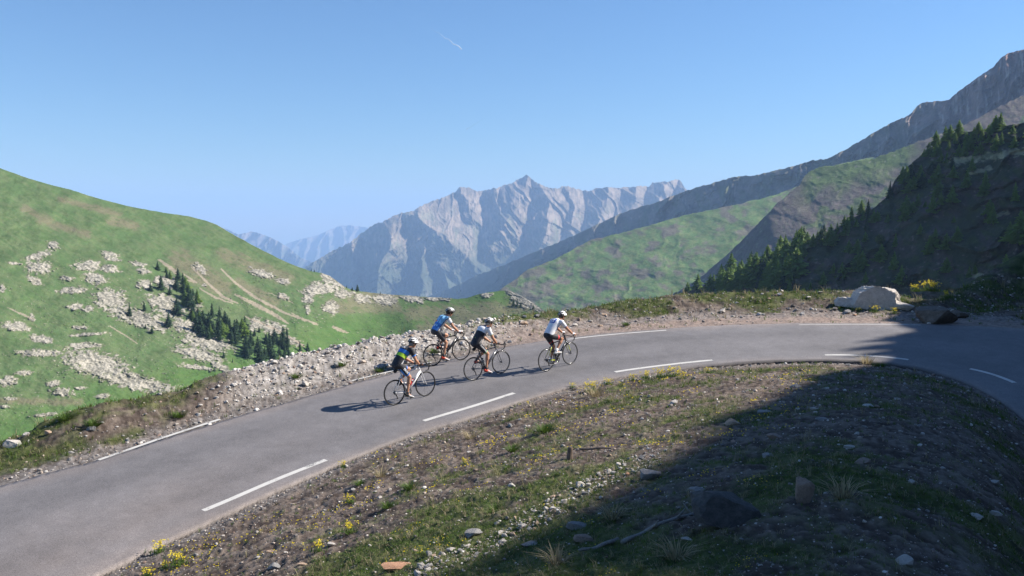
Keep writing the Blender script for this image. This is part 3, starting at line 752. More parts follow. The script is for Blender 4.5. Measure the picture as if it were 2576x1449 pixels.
# ================================================================== mesh builder for objects
class MB:
    def __init__(s): s.v = []; s.f = []; s.m = []
    def add(s, V, F, mi=0):
        o = len(s.v); s.v.extend([tuple(p) for p in V]); s.f.extend([tuple(i + o for i in f) for f in F]); s.m.extend([mi] * len(F))
        return s
    def rings(s, pts, radii, n=10, mi=0, cap=True, squash=None, up=None):
        """tube through points; radii floats or (a, b) pairs; squash axes follow `up`"""
        pts = [Vector(p) for p in pts]; V = []; F = []
        prev = None
        for i, p in enumerate(pts):
            d = (pts[min(i + 1, len(pts) - 1)] - pts[max(i - 1, 0)]).normalized()
            ref = Vector(up) if up is not None else (prev if prev is not None else (Vector((0, 0, 1)) if abs(d.z) < .9 else Vector((1, 0, 0))))
            a = ref - d * ref.dot(d)
            if a.length < 1e-5: a = d.orthogonal()
            a.normalize(); b = d.cross(a); prev = a
            r = radii[i] if isinstance(radii, (list, tuple)) else radii
            ra, rb = (r, r) if not isinstance(r, (list, tuple)) else r
            for k in range(n):
                t = 2 * math.pi * k / n
                V.append(p + a * math.cos(t) * ra + b * math.sin(t) * rb)
        for i in range(len(pts) - 1):
            for k in range(n):
                F.append((i * n + k, i * n + (k + 1) % n, (i + 1) * n + (k + 1) % n, (i + 1) * n + k))
        if cap:
            F.append(tuple(range(n - 1, -1, -1))); F.append(tuple((len(pts) - 1) * n + k for k in range(n)))
        return s.add(V, F, mi)
    def capsule(s, p0, p1, r0, r1, n=14, mi=0, sq=1.0, up=(0, 1, 0)):
        p0, p1 = Vector(p0), Vector(p1); d = (p1 - p0); L = d.length
        d = d.normalized() if L > 1e-6 else Vector((0, 0, 1))
        P = []; Rr = []
        for k in range(0, 5):
            t = k / 5 * math.pi / 2; P.append(p0 - d * r0 * math.cos(t)); Rr.append(max(r0 * math.sin(t), .0015))
        P.append(p0); Rr.append(r0); P.append(p1); Rr.append(r1)
        for k in range(1, 6):
            t = k / 5 * math.pi / 2; P.append(p1 + d * r1 * math.sin(t)); Rr.append(max(r1 * math.cos(t), .0015))
        return s.rings(P, [(r * sq, r) for r in Rr], n, mi, True, up=up)
    def ellipsoid(s, c, r, nu=16, nv=10, mi=0, M=None):
        V = []; F = []
        for j in range(1, nv):
            for i in range(nu):
                t = math.pi * j / nv; q = 2 * math.pi * i / nu
                p = Vector((r[0] * math.sin(t) * math.cos(q), r[1] * math.sin(t) * math.sin(q), r[2] * math.cos(t)))
                V.append((M @ p if M is not None else p) + Vector(c))
        for z in (1, -1):
            p = Vector((0, 0, r[2] * z)); V.append((M @ p if M is not None else p) + Vector(c))
        for j in range(nv - 2):
            for i in range(nu):
                a = j * nu + i; b = j * nu + (i + 1) % nu
                F.append((a, a + nu, b + nu, b))
        T = (nv - 1) * nu; B = T + 1; l = (nv - 2) * nu
        for i in range(nu):
            F.append((T, i, (i + 1) % nu)); F.append((B, l + (i + 1) % nu, l + i))
        return s.add(V, F, mi)
    def torus(s, c, Rm, r, n=48, k=8, mi=0, axis='y', rb=None):
        V = []; F = []; rb = rb or r
        for i in range(n):
            a = 2 * math.pi * i / n
            for j in range(k):
                b = 2 * math.pi * j / k
                q = Rm + r * math.cos(b)
                V.append((c[0] + q * math.cos(a), c[1] + rb * math.sin(b), c[2] + q * math.sin(a)))
        for i in range(n):
            for j in range(k):
                F.append((i * k + j, ((i + 1) % n) * k + j, ((i + 1) % n) * k + (j + 1) % k, i * k + (j + 1) % k))
        return s.add(V, F, mi)
    def disc(s, c, r, w, n=28, mi=0, hole=0.0):
        if hole:
            V = []; F = []
            for y in (-w / 2, w / 2):
                for q in (hole, r):
                    for i in range(n):
                        a = 2 * math.pi * i / n; V.append((c[0] + q * math.cos(a), c[1] + y, c[2] + q * math.sin(a)))
            for i in range(n):
                j = (i + 1) % n
                F += [(i, n + i, n + j, j), (2 * n + i, 2 * n + j, 3 * n + j, 3 * n + i), (n + i, 3 * n + i, 3 * n + j, n + j), (i, j, 2 * n + j, 2 * n + i)]
            return s.add(V, F, mi)
        return s.rings([(c[0], c[1] - w / 2, c[2]), (c[0], c[1] + w / 2, c[2])], r, n, mi)
    def box(s, c, h, M=None, mi=0):
        V = []
        for x in (-1, 1):
            for y in (-1, 1):
                for z in (-1, 1):
                    p = Vector((x * h[0], y * h[1], z * h[2])); V.append((M @ p if M is not None else p) + Vector(c))
        return s.add(V, [(0, 1, 3, 2), (4, 6, 7, 5), (0, 4, 5, 1), (2, 3, 7, 6), (0, 2, 6, 4), (1, 5, 7, 3)], mi)
    def mesh(s, name, smooth=True):
        me = bpy.data.meshes.new(name); me.from_pydata(s.v, [], s.f); me.update()
        me.polygons.foreach_set('material_index', s.m)
        if smooth: me.polygons.foreach_set('use_smooth', [True] * len(me.polygons))
        return me
    def build(s, name, mats, parent=None, smooth=True):
        return link_mesh(name, s.mesh(name, smooth), mats, parent)

def spline(pts, n=6):
    pts = [Vector(p) for p in pts]; P = [pts[0] * 2 - pts[1]] + pts + [pts[-1] * 2 - pts[-2]]; out = []
    for i in range(1, len(P) - 2):
        a, b, c, d = P[i - 1:i + 3]
        for k in range(n):
            t = k / n
            out.append(.5 * ((2 * b) + (c - a) * t + (2 * a - 5 * b + 4 * c - d) * t * t + (3 * b - a - 3 * c + d) * t ** 3))
    out.append(pts[-1]); return out

def gloss(name, col, rough=.3, metal=0, coat=.4): return simple_mat(name, col, rough, metal, .05, 20, .5, coat)
M_TYRE = simple_mat('tyre rubber', (.018, .018, .019), .75, 0, .2, 60)
M_RIM = gloss('alloy rim', (.035, .035, .038), .35, .6); M_RIMW = gloss('silver rim', (.42, .42, .43), .3, .9, 0)
M_SPOKE = gloss('spoke steel', (.12, .12, .125), .35, .8, 0); M_STEEL = gloss('steel', (.35, .35, .36), .3, .9, 0)
M_DSTEEL = gloss('dark steel', (.10, .10, .105), .35, .8, 0)
M_BLK = gloss('black plastic', (.016, .016, .018), .4, 0, .1); M_CARB = gloss('carbon', (.022, .022, .025), .25, 0, .6)
M_WHITE = gloss('white gloss paint', (.80, .80, .80), .25, 0, .5); M_GREYP = gloss('grey gloss paint', (.10, .105, .12), .25, 0, .5)
M_YEL = gloss('yellow accents', (.55, .60, .05)); M_RED = gloss('red plastic', (.55, .03, .03)); M_BLUEP = gloss('blue accents', (.05, .12, .55))
M_BAG = simple_mat('bag fabric', (.025, .026, .03), .85, 0, .25, 40)

BB = (0, 0, .27); RH = (-.405, 0, .336); FH = (.595, 0, .336)
HT = (.425, 0, .835); HB = (.468, 0, .70); ST = (-.155, 0, .775); SAD = (-.215, 0, .955)
def make_bicycle(spec):
    """origin on the ground under the bottom bracket, x forward, y left"""
    root = empty('bicycle')
    fm, km = spec['frame'], spec['fork']
    f = MB()
    f.rings([HT, (.40, 0, .80), (.1, 0, .785), ST], [(.021, .016), (.02, .016), .016, .014], 12)
    f.rings([(.462, 0, .715), (.25, 0, .50), BB], [(.036, .027), (.038, .030), (.032, .032)], 12)
    f.rings([ST, (-.09, 0, .55), BB], [.0155, .0165, (.02, .024)], 12)
    f.rings([(.417, 0, .86), HB], [.020, .023], 14)
    f.rings([(0, -.042, .27), (0, .042, .27)], .026, 14)
    for y in (-1, 1):
        f.rings([(-.01, y * .03, .27), (-.15, y * .045, .285), (RH[0], y * .065, RH[2])], [.014, .011, .008], 8)
        f.rings([(-.15, y * .012, .745), (-.23, y * .035, .61), (RH[0] + .003, y * .065, RH[2] + .01)], [.009, .008, .007], 8)
    f.box((RH[0], .066, RH[2]), (.015, .004, .02)); f.box((RH[0], -.066, RH[2]), (.015, .004, .02))
    fr = f.build('frame', fm, root)
    if spec.get('accent'):
        g = MB()
        for y in (-1, 1):
            g.rings([(-.18, y * .030, .68), (-.235, y * .0365, .60), (-.33, y * .052, .455)], [.0095, .009, .0085], 8)
            g.rings([(-.13, y * .052, .283), (-.30, y * .062, .315)], [.0125, .010], 8)
        g.build('stripe', spec['accent'], fr)
    if spec.get('logo'):
        g = MB()
        for k, (t0, t1) in enumerate(((.18, .30), (.34, .46), (.50, .60))):
            p = lambda t: Vector((.462, 0, .715)).lerp(Vector(BB), t) + Vector((0, -.024, 0.004))
            g.rings([p(t0), p(t1)], [(.016, .002)] * 2, 6, up=(.7, 0, .7))
        g.build('lettering', spec['logo'], fr)
    k = MB()
    k.rings([(.46, 0, .725), (.47, 0, .695)], [.022, .028], 12)
    for y in (-1, 1):
        k.rings(spline([(.47, y * .012, .70), (.485, y * .042, .655), (.53, y * .05, .50), (.585, y * .052, .35), (FH[0], y * .052, FH[2] - .008)], 4),
                [(.014, .010)] * 5 + [(.0125, .0085)] * 4 + [(.010, .007)] * 4 + [(.009, .006)] * 4, 8)
    fk = k.build('fork', km, root)
    if spec.get('accent'):
        g = MB()
        for y in (-1, 1): g.rings([(.497, y * .047, .61), (.53, y * .0525, .50), (.555, y * .0535, .43)], [(.0145, .011), (.0135, .0095), (.012, .009)], 8)
        g.build('stripe', spec['accent'], fk)
    # wheels
    for c, rear in ((RH, True), (FH, False)):
        w = MB(); w.torus(c, .306, .013, 64, 8, rb=.011)
        wh = w.build('wheel', spec['rim'], root)
        MB().torus(c, .3225, .0132, 72, 10, rb=.0125).build('tyre', M_TYRE, wh)
        if spec.get('brake_track'):
            t = MB()
            for y in (-1, 1): t.torus((c[0], y * .0105, c[2]), .3095, .0045, 64, 6, rb=.0014)
            t.build('brake_track', M_RIMW, wh)
        s = MB(); n = spec.get('spokes', 20)
        for i in range(n):
            a = 2 * math.pi * i / n + (.07 if rear else 0); sd = 1 if i % 2 else -1; b = a + sd * (.0 if not rear else .35)
            s.rings([(c[0] + .018 * math.cos(b), sd * .028, c[2] + .018 * math.sin(b)), (c[0] + .296 * math.cos(a), 0, c[2] + .296 * math.sin(a))], .0016, 4, cap=False)
        s.build('spokes', M_SPOKE, wh, False)
        h = MB(); h.rings([(c[0], -.05 if not rear else -.062, c[2]), (c[0], -.03, c[2]), (c[0], 0, c[2]), (c[0], .03, c[2]), (c[0], .05 if not rear else .062, c[2])], [.009, .022, .013, .022, .009], 14)
        h.build('hub', M_BLK, wh)
    # handlebar with drops
    b = MB()
    half = [(.50, 0, .885), (.50, .10, .885), (.505, .175, .885), (.53, .203, .886), (.575, .208, .880), (.598, .211, .845), (.59, .214, .79), (.555, .216, .755), (.49, .217, .750)]
    cv = spline(half, 5)
    b.rings(cv, .0145, 10); b.rings([(x, -y, z) for x, y, z in cv], .0145, 10)
    hb = b.build('handlebar', M_BLK, root)
    MB().rings([(.408, 0, .893), (.50, 0, .885)], [.019, .018], 12).rings([(.413, 0, .905), (.42, 0, .85)], .021, 12).build('stem', M_BLK, hb)
    for y in (-1, 1):
        l = MB()
        l.rings(spline([(.545, y * .207, .888), (.59, y * .209, .900), (.622, y * .210, .925), (.634, y * .210, .947)], 4), [.015] * 5 + [.0165] * 4 + [.0145] * 3 + [.008], 10)
        l.rings(spline([(.628, y * .212, .93), (.642, y * .213, .88), (.632, y * .214, .81)], 4), [(.009, .006)] * 9, 6)
        l.build('brake_lever', M_BLK, hb)
    if spec.get('computer'): MB().box((.44, 0, .918), (.03, .018, .008)).build('bike_computer', M_BLK, hb)
    for c, z in (((.50, 0, .668), 1), ((-.232, 0, .655), 1)):
        g = MB(); 
        for y in (-1, 1): g.rings(spline([(c[0], 0, c[2] + .03), (c[0] + .015, y * .03, c[2] + .015), (c[0] + .012, y * .028, c[2] - .03)], 3), .007, 6)
        g.build('brake_caliper', M_BLK, root)
    # saddle and post
    MB().rings([ST, (-.207, 0, .93)], [.0135, .0135], 12).build('seatpost', spec.get('post', M_CARB), root)
    sd = MB(); P = []; Q = []
    for x, wy, z in ((-.335, .055, .965), (-.33, .068, .962), (-.29, .070, .958), (-.22, .050, .956), (-.15, .026, .955), (-.09, .019, .952), (-.065, .012, .946)):
        P.append((x, 0, z)); Q.append((.016, wy))
    sd.rings(P, Q, 14, up=(0, 0, 1))
    sd.rings([(-.29, 0, .945), (-.207, 0, .93), (-.12, 0, .944)], .005, 6)
    sd.build('saddle', spec.get('saddle', M_BLK), root)
    if spec.get('bag'):
        MB().ellipsoid((-.325, 0, .885), (.055, .042, .048), 16, 10).ellipsoid((-.29, 0, .905), (.05, .035, .04), 14, 8).build('saddle_bag', M_BAG, root)
    # drivetrain on the right side (-y)
    th = spec['crank']                                     # angle of the right crank, 0 = forward, -90 = down
    cr = MB()
    cr.disc((0, -.046, .27), .095, .004, 44, 0, .078).disc((0, -.050, .27), .072, .003, 36, 0, .058)
    for i in range(4):
        a = R(th + 45 + 90 * i); cr.rings([(0, -.05, .27), (.085 * math.cos(a), -.048, .27 + .085 * math.sin(a))], .008, 6)
    pr = (.1725 * math.cos(R(th)), .27 + .1725 * math.sin(R(th))); pl = (-pr[0], .54 - pr[1])
    cr.rings([(0, -.052, .27), (pr[0], -.068, pr[1])], [.016, .011], 8); cr.rings([(0, .052, .27), (pl[0], .068, pl[1])], [.016, .011], 8)
    cr.rings([(0, -.06, .27), (0, .06, .27)], .014, 10)
    ck = cr.build('crankset', M_STEEL if spec.get('silver_crank') else M_CARB, root)
    for (x, z), y in ((pr, -1), (pl, 1)):
        MB().rings([(x, y * .066, z), (x, y * .115, z)], .006, 8).box((x, y * .098, z), (.035, .022, .006)).build('pedal', M_BLK, ck)
    cs = MB()
    for i in range(7): cs.disc((RH[0], -.026 - .0045 * i, RH[2]), .054 - .0045 * i, .0022, 22)
    cs.build('cassette', M_DSTEEL, root)
    dr = MB(); dr.rings(spline([(RH[0], -.062, .31), (RH[0] + .01, -.07, .255), (RH[0] + .04, -.062, .18)], 4), [(.014, .009)] * 9, 8)
    dr.disc((RH[0] + .012, -.05, .262), .021, .006, 16).disc((RH[0] + .045, -.05, .175), .021, .006, 16)
    dr.build('derailleur', M_BLK, root)
    ch = MB(); cy = -.046
    loop = [(RH[0], .336 + .038)] + [(.095 * math.cos(R(a)), .27 + .095 * math.sin(R(a))) for a in range(100, -100, -20)] + [(RH[0] + .045, .155), (RH[0] + .028, .20), (RH[0] + .034, .262), (RH[0] + .0, .285), (RH[0] - .037, .33), (RH[0], .374)]
    ch.rings([(x, cy, z) for x, z in loop], [(.0045, .003)] * len(loop), 6, up=(0, 0, 1), cap=False)
    ch.build('chain', spec.get('chain', M_STEEL), root)
    return root

def make_bottle(body, cap, seat=False, slim=1.0):
    if seat: p0 = Vector((-.055, 0, .36)); p1 = Vector((-.118, 0, .56)); off = Vector((.052, 0, .016))
    else: p0 = Vector((.115, 0, .39)); p1 = Vector((.255, 0, .53)); off = Vector((-.037, 0, .037))
    p0 = p0 + off; p1 = p1 + off; d = (p1 - p0).normalized(); L = (p1 - p0).length
    b = MB(); b.rings([p0, p0 + d * .01, p0 + d * L * .45, p0 + d * L * .52, p0 + d * L * .58, p0 + d * L * .82, p0 + d * L * .9], [.030 * slim, .036 * slim, .036 * slim, .031 * slim, .036 * slim, .035 * slim, .026 * slim], 16)
    o = b.build('water_bottle', body)
    MB().rings([p0 + d * L * .9, p0 + d * L * .97, p0 + d * L * .98, p0 + d * L * 1.06], [.028 * slim, .028 * slim, .012, .011], 14).build('cap', cap, o)
    if body is M_REDW:
        MB().rings([p0 + d * L * .62, p0 + d * L * .80], [.0368, .0358], 16, cap=False).build('label_band', M_WHITE, o)
    return o
M_REDW = gloss('red bottle', (.50, .02, .04)); M_BOTB = gloss('smoke bottle', (.05, .05, .055)); M_BOTC = gloss('clear bottle', (.28, .29, .28), .3)
# ================================================================== stones, plants, branches near the road
def _ico(sub):
    bm = bmesh.new(); bmesh.ops.create_icosphere(bm, subdivisions=sub, radius=1.0)
    V = np.array([v.co[:] for v in bm.verts]); F = np.array([[v.index for v in f.verts] for f in bm.faces]); bm.free()
    return V, F
_I1, _I2, _I3, _I5 = _ico(1), _ico(2), _ico(3), _ico(6)

def rock_shape(base, seed, cuts=9, rough=.05, depth=(.62, .9)):
    g = np.random.default_rng(seed); V = base[0].copy()
    for k in range(cuts):
        n = g.normal(size=3); n /= np.linalg.norm(n); d = g.uniform(*depth)
        e = V @ n - d; V = V - np.where(e > 0, e, 0)[:, None] * n
    V *= 1 + rough * fbm(V[:, 0] * 2.2 + seed, V[:, 1] * 2.2 + V[:, 2] * 1.7, 4)[:, None] * 1.6
    return V

def stone_mat(name, lo, hi, sc_=6.0):
    m, nt, b = new_mat(name)
    tc = nt.nodes.new('ShaderNodeTexCoord'); n = _noise(nt, sc_, 8, .7, tc.outputs['Object']); n2 = _noise(nt, sc_ * 5, 6, .7, tc.outputs['Object'], .5)
    r = _ramp(nt, n.outputs[0], [(.28, lo), (.72, hi)]); r2 = _ramp(nt, n2.outputs[0], [(.3, (.7,) * 3), (.7, (1.25,) * 3)])
    nt.links.new(_mix(nt, r.outputs[0], r2.outputs[0], .8, 'MULTIPLY'), b.inputs['Base Color'])
    b.inputs['Roughness'].default_value = .9; b.inputs['Specular IOR Level'].default_value = .2
    bp = nt.nodes.new('ShaderNodeBump'); bp.inputs['Strength'].default_value = .7; bp.inputs['Distance'].default_value = .02
    nt.links.new(n2.outputs[0], bp.inputs['Height']); nt.links.new(bp.outputs[0], b.inputs['Normal'])
    return m
S_PALE = stone_mat('pale limestone', (.36, .33, .30), (.58, .54, .49)); S_GREY = stone_mat('grey stone', (.17, .165, .16), (.33, .32, .31))
S_TAN = stone_mat('tan stone', (.30, .21, .15), (.50, .38, .28)); S_DARK = stone_mat('dark stone', (.05, .048, .048), (.13, .125, .12)); S_ORANGE = stone_mat('orange stone', (.38, .20, .12), (.52, .31, .20))
S_MOUND = stone_mat('earthy rock', (.07, .055, .045), (.20, .165, .135)); S_BROWN = stone_mat('brown stone', (.20, .15, .12), (.38, .29, .235))

def ground_hit(px, py):
    """ground point under a picture point"""
    d = ray(px, py)
    rs = np.geomspace(2.5, 60, 3000); z = ground_z(d[0] * rs, d[1] * rs, False)
    k = int(np.argmax(d[2] * rs < z)); r = rs[k]
    P = d * r; P[2] = float(ground_z(P[0], P[1])); return P, r

_protos = {}
def rock_mesh(seed, mat, name='rock'):
    key = (seed, mat.name)
    if key not in _protos:
        V = rock_shape(_I3, seed, 15, .07, (.42, .80))
        me = np_mesh(name, V, _I3[1], False); me.materials.append(mat); _protos[key] = me
    return _protos[key]

def put_rock(px, py, w, mat, label, hr=.6, dr=.8, seed=None, name='rock', sink=.3, rot=None, tilt=0, group=None):
    P, r = ground_hit(px, py); W_ = w / FD * r / 2
    o = bpy.data.objects.new(name, rock_mesh(seed if seed is not None else random.randrange(9), mat, name)); C.objects.link(o)
    o.scale = (W_ * 1.08, W_ * dr, W_ * hr); o.rotation_euler = (tilt, random.uniform(-.15, .15), rot if rot is not None else random.uniform(-.5, .5))
    o.location = (P[0], P[1], P[2] + W_ * hr * (1 - 2 * sink) * .6)
    tag(o, label, 'boulder' if w > 55 else 'rock', group)
    return o
ROCKS = [
 (2218, 776, 150, S_PALE, 'huge pale boulder with a smooth grey face at the far edge of the bend', .60, .75, 101, 'boulder', .16),
 (2136, 768, 66, S_PALE, 'pale rugged boulder leaning against the left side of the huge boulder', .62, .8, 3, 'boulder', .3),
 (2272, 778, 60, S_PALE, 'low cream rock slab sloping off the right side of the huge boulder', .5, .8, 5, 'boulder', .3),
 (2348, 812, 120, S_MOUND, 'dark brown rocky mound with yellow flowers on top, right of the huge boulder', .62, .8, 4, 'rock_mound', .12),
 (2404, 800, 52, S_MOUND, 'sunlit brown rock at the right end of the dark mound', .6, .8, 7, 'rock', .3),
 (2132, 789, 26, S_GREY, 'grey rock on the gravel in front of the huge boulder', .65, .8, 2, 'rock', .25),
 (2149, 794, 12, S_ORANGE, 'small orange stone beside the grey rock before the huge boulder', .6, .8, 1, 'rock', .2),
 (1993, 770, 17, S_DARK, 'dark lone rock on the grass verge left of the huge boulder', .7, .8, 1, 'rock', .2),
 (2062, 738, 15, S_PALE, 'pale rock on the skyline of the far verge', .6, .8, 0, 'rock', .2), (2035, 748, 18, S_PALE, 'flat pale slab just under the skyline of the far verge', .3, .8, 2, 'rock', .2),
 (1351, 792, 20, S_GREY, 'round grey rock on the verge, left of the leading cyclist head', .75, .8, 6, 'rock', .2), (1364, 780, 16, S_PALE, 'pale rock with a dark side on the skyline left of the leading cyclist', .8, .8, 3, 'rock', .2),
 (1409, 781, 18, S_DARK, 'dark rock on the skyline right behind the leading cyclist helmet', .9, .8, 4, 'rock', .15), (1428, 784, 13, S_PALE, 'tilted pale stone to the right of the leading cyclist helmet', .8, .5, 5, 'rock', .15),
 (1152, 806, 20, S_PALE, 'white rock on the rubble crest just right of the blue jersey cyclist', .7, .8, 1, 'rock', .2), (1168, 801, 16, S_TAN, 'tan rock on the rubble crest, second one right of the blue jersey cyclist', .7, .8, 2, 'rock', .2),
 (1137, 816, 14, S_PALE, 'pale rock on the rubble slope below the white crest rock', .7, .8, 6, 'rock', .2),
 (520, 1005, 16, S_PALE, 'white stone with a dark top in the grass above the outer road edge', .6, .8, 2, 'rock', .2), (502, 1025, 15, S_PALE, 'pale stone just below the white stone in the outer grass', .6, .8, 4, 'rock', .2),
 (37, 1118, 46, S_PALE, 'large cluster shaped white rock at the far left verge', .6, .8, 3, 'rock', .3), (120, 1094, 20, S_TAN, 'tan rock below the earth scar on the left verge', .8, .8, 1, 'rock', .2), (66, 1100, 22, S_PALE, 'smaller white rock touching the large white one at the far left', .7, .8, 6, 'rock', .25),
 (832, 1377, 31, S_PALE, 'pale wedge shaped stone lying on the sunny grass', .5, .7, 5, 'rock', .2), (685, 1434, 38, S_GREY, 'grey faceted rock near the bottom edge, left of the tan stone', .6, .8, 7, 'rock', .25),
 (757, 1426, 32, S_TAN, 'light tan elongated stone near the bottom edge', .45, .6, 0, 'rock', .25), (681, 1390, 32, S_TAN, 'flat tan stone among dry grass', .3, .6, 2, 'rock', .3), (871, 1174, 14, S_PALE, 'white stone at the road edge past the end of the nearest dash', .8, .8, 1, 'rock', .2),
 (994, 1432, 84, S_ORANGE, 'big reddish brown boulder with a tan top in the sunny grass', .42, .7, 8, 'boulder', .25), (1186, 1350, 60, S_GREY, 'grey angular boulder with a shaded front, above the rubble line', .5, .7, 4, 'boulder', .25),
 (1267, 1352, 26, S_PALE, 'pale rock right of the grey angular boulder', .8, .8, 3, 'rock', .25), (1135, 1384, 28, S_PALE, 'cream rock left of its grey twin in the grass', .6, .8, 6, 'rock', .25), (1158, 1388, 26, S_GREY, 'grey rock touching the cream one in the grass', .7, .8, 5, 'rock', .25),
 (1078, 1434, 25, S_PALE, 'pale rock at the low end of the rubble line', .6, .8, 2, 'rock', .25), (1284, 1228, 25, S_PALE, 'forked white rock alone in the middle of the grass', .7, .6, 7, 'rock', .25), (1461, 1226, 30, S_PALE, 'white rock at the upper rubble line', .9, .8, 3, 'rock', .25),
 (1470, 1246, 24, S_GREY, 'grey rock just under the white one at the upper rubble line', .8, .8, 5, 'rock', .25), (1579, 1198, 15, S_ORANGE, 'orange stone at the edge of the shadow', .8, .8, 2, 'rock', .2), (1390, 1286, 27, S_PALE, 'pale square rock in the middle of the rubble line', .9, .8, 0, 'rock', .25),
 (1316, 1320, 26, S_PALE, 'cream rock in the rubble line above the grey flat slab', .6, .8, 6, 'rock', .25), (1237, 1099, 13, S_TAN, 'small pink tan stone in the upper verge', .9, .8, 3, 'rock', .2), (1265, 1131, 10, S_PALE, 'small white flat stone in the upper verge', .5, .8, 1, 'rock', .2),
 (1004, 1196, 11, S_PALE, 'small white round stone in the bare earth', .9, .8, 6, 'rock', .2), (849, 1275, 12, S_PALE, 'small pale stone beside yellow flowers', .8, .8, 4, 'rock', .2), (784, 1302, 16, S_GREY, 'grey stone in the bare earth below the nearest dash', .7, .8, 5, 'rock', .2),
 (1076, 1083, 19, S_GREY, 'flat grey stone beside the asphalt under the middle dash', .45, .8, 7, 'rock', .25), (1697, 1017, 27, S_PALE, 'white rock on the sunny bank near the shadow edge', .75, .8, 2, 'rock', .25),
 (1335, 1366, 68, S_GREY, 'flat topped grey slab straddling the shadow edge', .38, .8, 0, 'boulder', .25), (1445, 1322, 74, S_GREY, 'bluish grey slab in the shade above the flat topped one', .45, .8, 1, 'boulder', .25), (1469, 1352, 54, S_BROWN, 'brown rock in the shade below the bluish slab', .5, .8, 3, 'rock', .25),
 (1630, 1206, 78, S_GREY, 'grey slab in shade where the stick ends', .6, .8, 5, 'boulder', .25), (2003, 976, 30, S_GREY, 'grey rock high on the shaded mound', .8, .8, 6, 'rock', .25), (2181, 1022, 34, S_PALE, 'pale rounded stone in the shaded upper bank', .6, .8, 4, 'rock', .3),
 (1837, 1072, 48, S_TAN, 'tan rock catching light on the shaded crest', .6, .7, 7, 'rock', .3), (1945, 1104, 46, S_BROWN, 'square reddish block in the shade', .7, .8, 0, 'rock', .25), (2133, 1119, 32, S_PALE, 'smooth pale oval stone in the shade', .5, .8, 1, 'rock', .3),
 (2173, 1163, 54, S_BROWN, 'flat reddish slab below the oval stone', .35, .8, 2, 'rock', .25), (1829, 1318, 205, S_DARK, 'largest dark boulder in the foreground shade', .66, .8, 3, 'boulder', .2), (2018, 1278, 66, S_BROWN, 'upright pointed stone beside the largest dark boulder', 1.75, .7, 5, 'boulder', .2),
 (1754, 1238, 50, S_GREY, 'grey slab just above the largest dark boulder', .45, .8, 6, 'rock', .25), (2458, 1302, 42, S_PALE, 'left one of two pale pebbles side by side in the shade', .45, .8, 4, 'rock', .3), (2500, 1299, 36, S_PALE, 'right one of two pale pebbles side by side in the shade', .5, .8, 1, 'rock', .3),
 (2276, 1416, 64, S_PALE, 'round pale boulder at the bottom right in the shade', .62, .8, 2, 'boulder', .3), (2293, 1217, 26, S_PALE, 'lone pale stone in the right shade above the pebble pair', .6, .8, 7, 'rock', .3), (2500, 1213, 28, S_PALE, 'pale stone in the shade at the right edge', .5, .8, 6, 'rock', .3),
 (1725, 1358, 36, S_PALE, 'pale flat stone below the dead branch', .45, .8, 0, 'rock', .3), (1928, 1149, 36, S_GREY, 'grey round stone between the reddish block and the pointed stone', .6, .8, 4, 'rock', .3), (2069, 1057, 36, S_GREY, 'grey flat stone left of the pale rounded one', .4, .8, 3, 'rock', .3),
 (1920, 1037, 52, S_GREY, 'wide bluish flat rock near the shaded crest', .35, .8, 5, 'rock', .3), (2156, 1093, 17, S_PALE, 'small pale pointed stone above the oval one', .9, .8, 6, 'rock', .3),
]
for row in ROCKS:
    px, py, w, mat, lab, hr, dr, sd, nm, sk = row
    if sd == 101: continue
    put_rock(px, py, w, mat, lab, hr, dr, sd, nm, sk)
# the huge boulder: one flat face turned to the camera, rugged lit top and right side
def huge_boulder():
    P, r = ground_hit(2212, 778); s = 55 / FD * r
    V = _I5[0].copy()
    for n, d in (((-.22, -1, .03), .34), ((.95, -.28, .15), .84), ((-1, -.1, .42), .82), ((.1, .1, 1), .62), ((-.55, -.1, .85), .70), ((.45, -.25, .85), .66), ((.8, -.6, .1), .70), ((.75, -.35, .55), .74), ((0, 1, .2), .6)):
        n = np.array(n, float); n /= np.linalg.norm(n); e = V @ n - d; V = V - np.where(e > 0, e, 0)[:, None] * n
    top = sstep(.1, .6, V[:, 2]) + sstep(.25, .7, V[:, 0])
    stp = (V[:, 0] * 2.2 + V[:, 2] * 5.5 + fbm(V[:, 0] * 3, V[:, 1] * 3, 3)); stp = np.abs(stp - np.floor(stp) - .5) * 2
    V = V + V * (np.clip(top, 0, 1) * (.10 * ridged(V[:, 0] * 4 + 3, V[:, 2] * 7 + V[:, 1] * 3, 5) - .05 + .035 * stp))[:, None] + V * (.02 * fbm(V[:, 0] * 4, V[:, 2] * 4 + V[:, 1] * 3, 5))[:, None]
    V = V * [s * 1.10, s * .9, s * .92]
    me = np_mesh('boulder', V, _I5[1], False); o = link_mesh('boulder', me, S_PALE)
    o.location = (P[0] + .03, P[1] + .25, P[2] + s * .34); tag(o, ROCKS[0][4], 'boulder')
huge_boulder()

def img_sample(n, x0, x1, r0, r1, g):
    """random ground points spread evenly over the picture"""
    a = g.uniform(x0, x1, n); r = np.exp(g.uniform(math.log(r0), math.log(r1), n))
    return r * np.sin(a), r * np.cos(a), a, r

def zones(x, y):
    a = np.arctan2(x, y); r = np.hypot(x, y)
    ri = np.interp(a, _A, _ri); ro = np.interp(a, _A, _ro); rc, zc = crest(a)
    return a, r, ri, ro, rc

RUBBLE = [(1040, 1449, 1), (1120, 1412, 1), (1230, 1372, 1), (1310, 1325, 1), (1400, 1275, 1), (1475, 1228, 1), (1560, 1190, 1), (1640, 1150, 1)]
def rubble_w(x, y, z):
    px, py = to_px(np.stack([x, y, z], -1)); d, _ = seg_dist(px, py, RUBBLE)
    return np.exp(-(d / 17) ** 2)

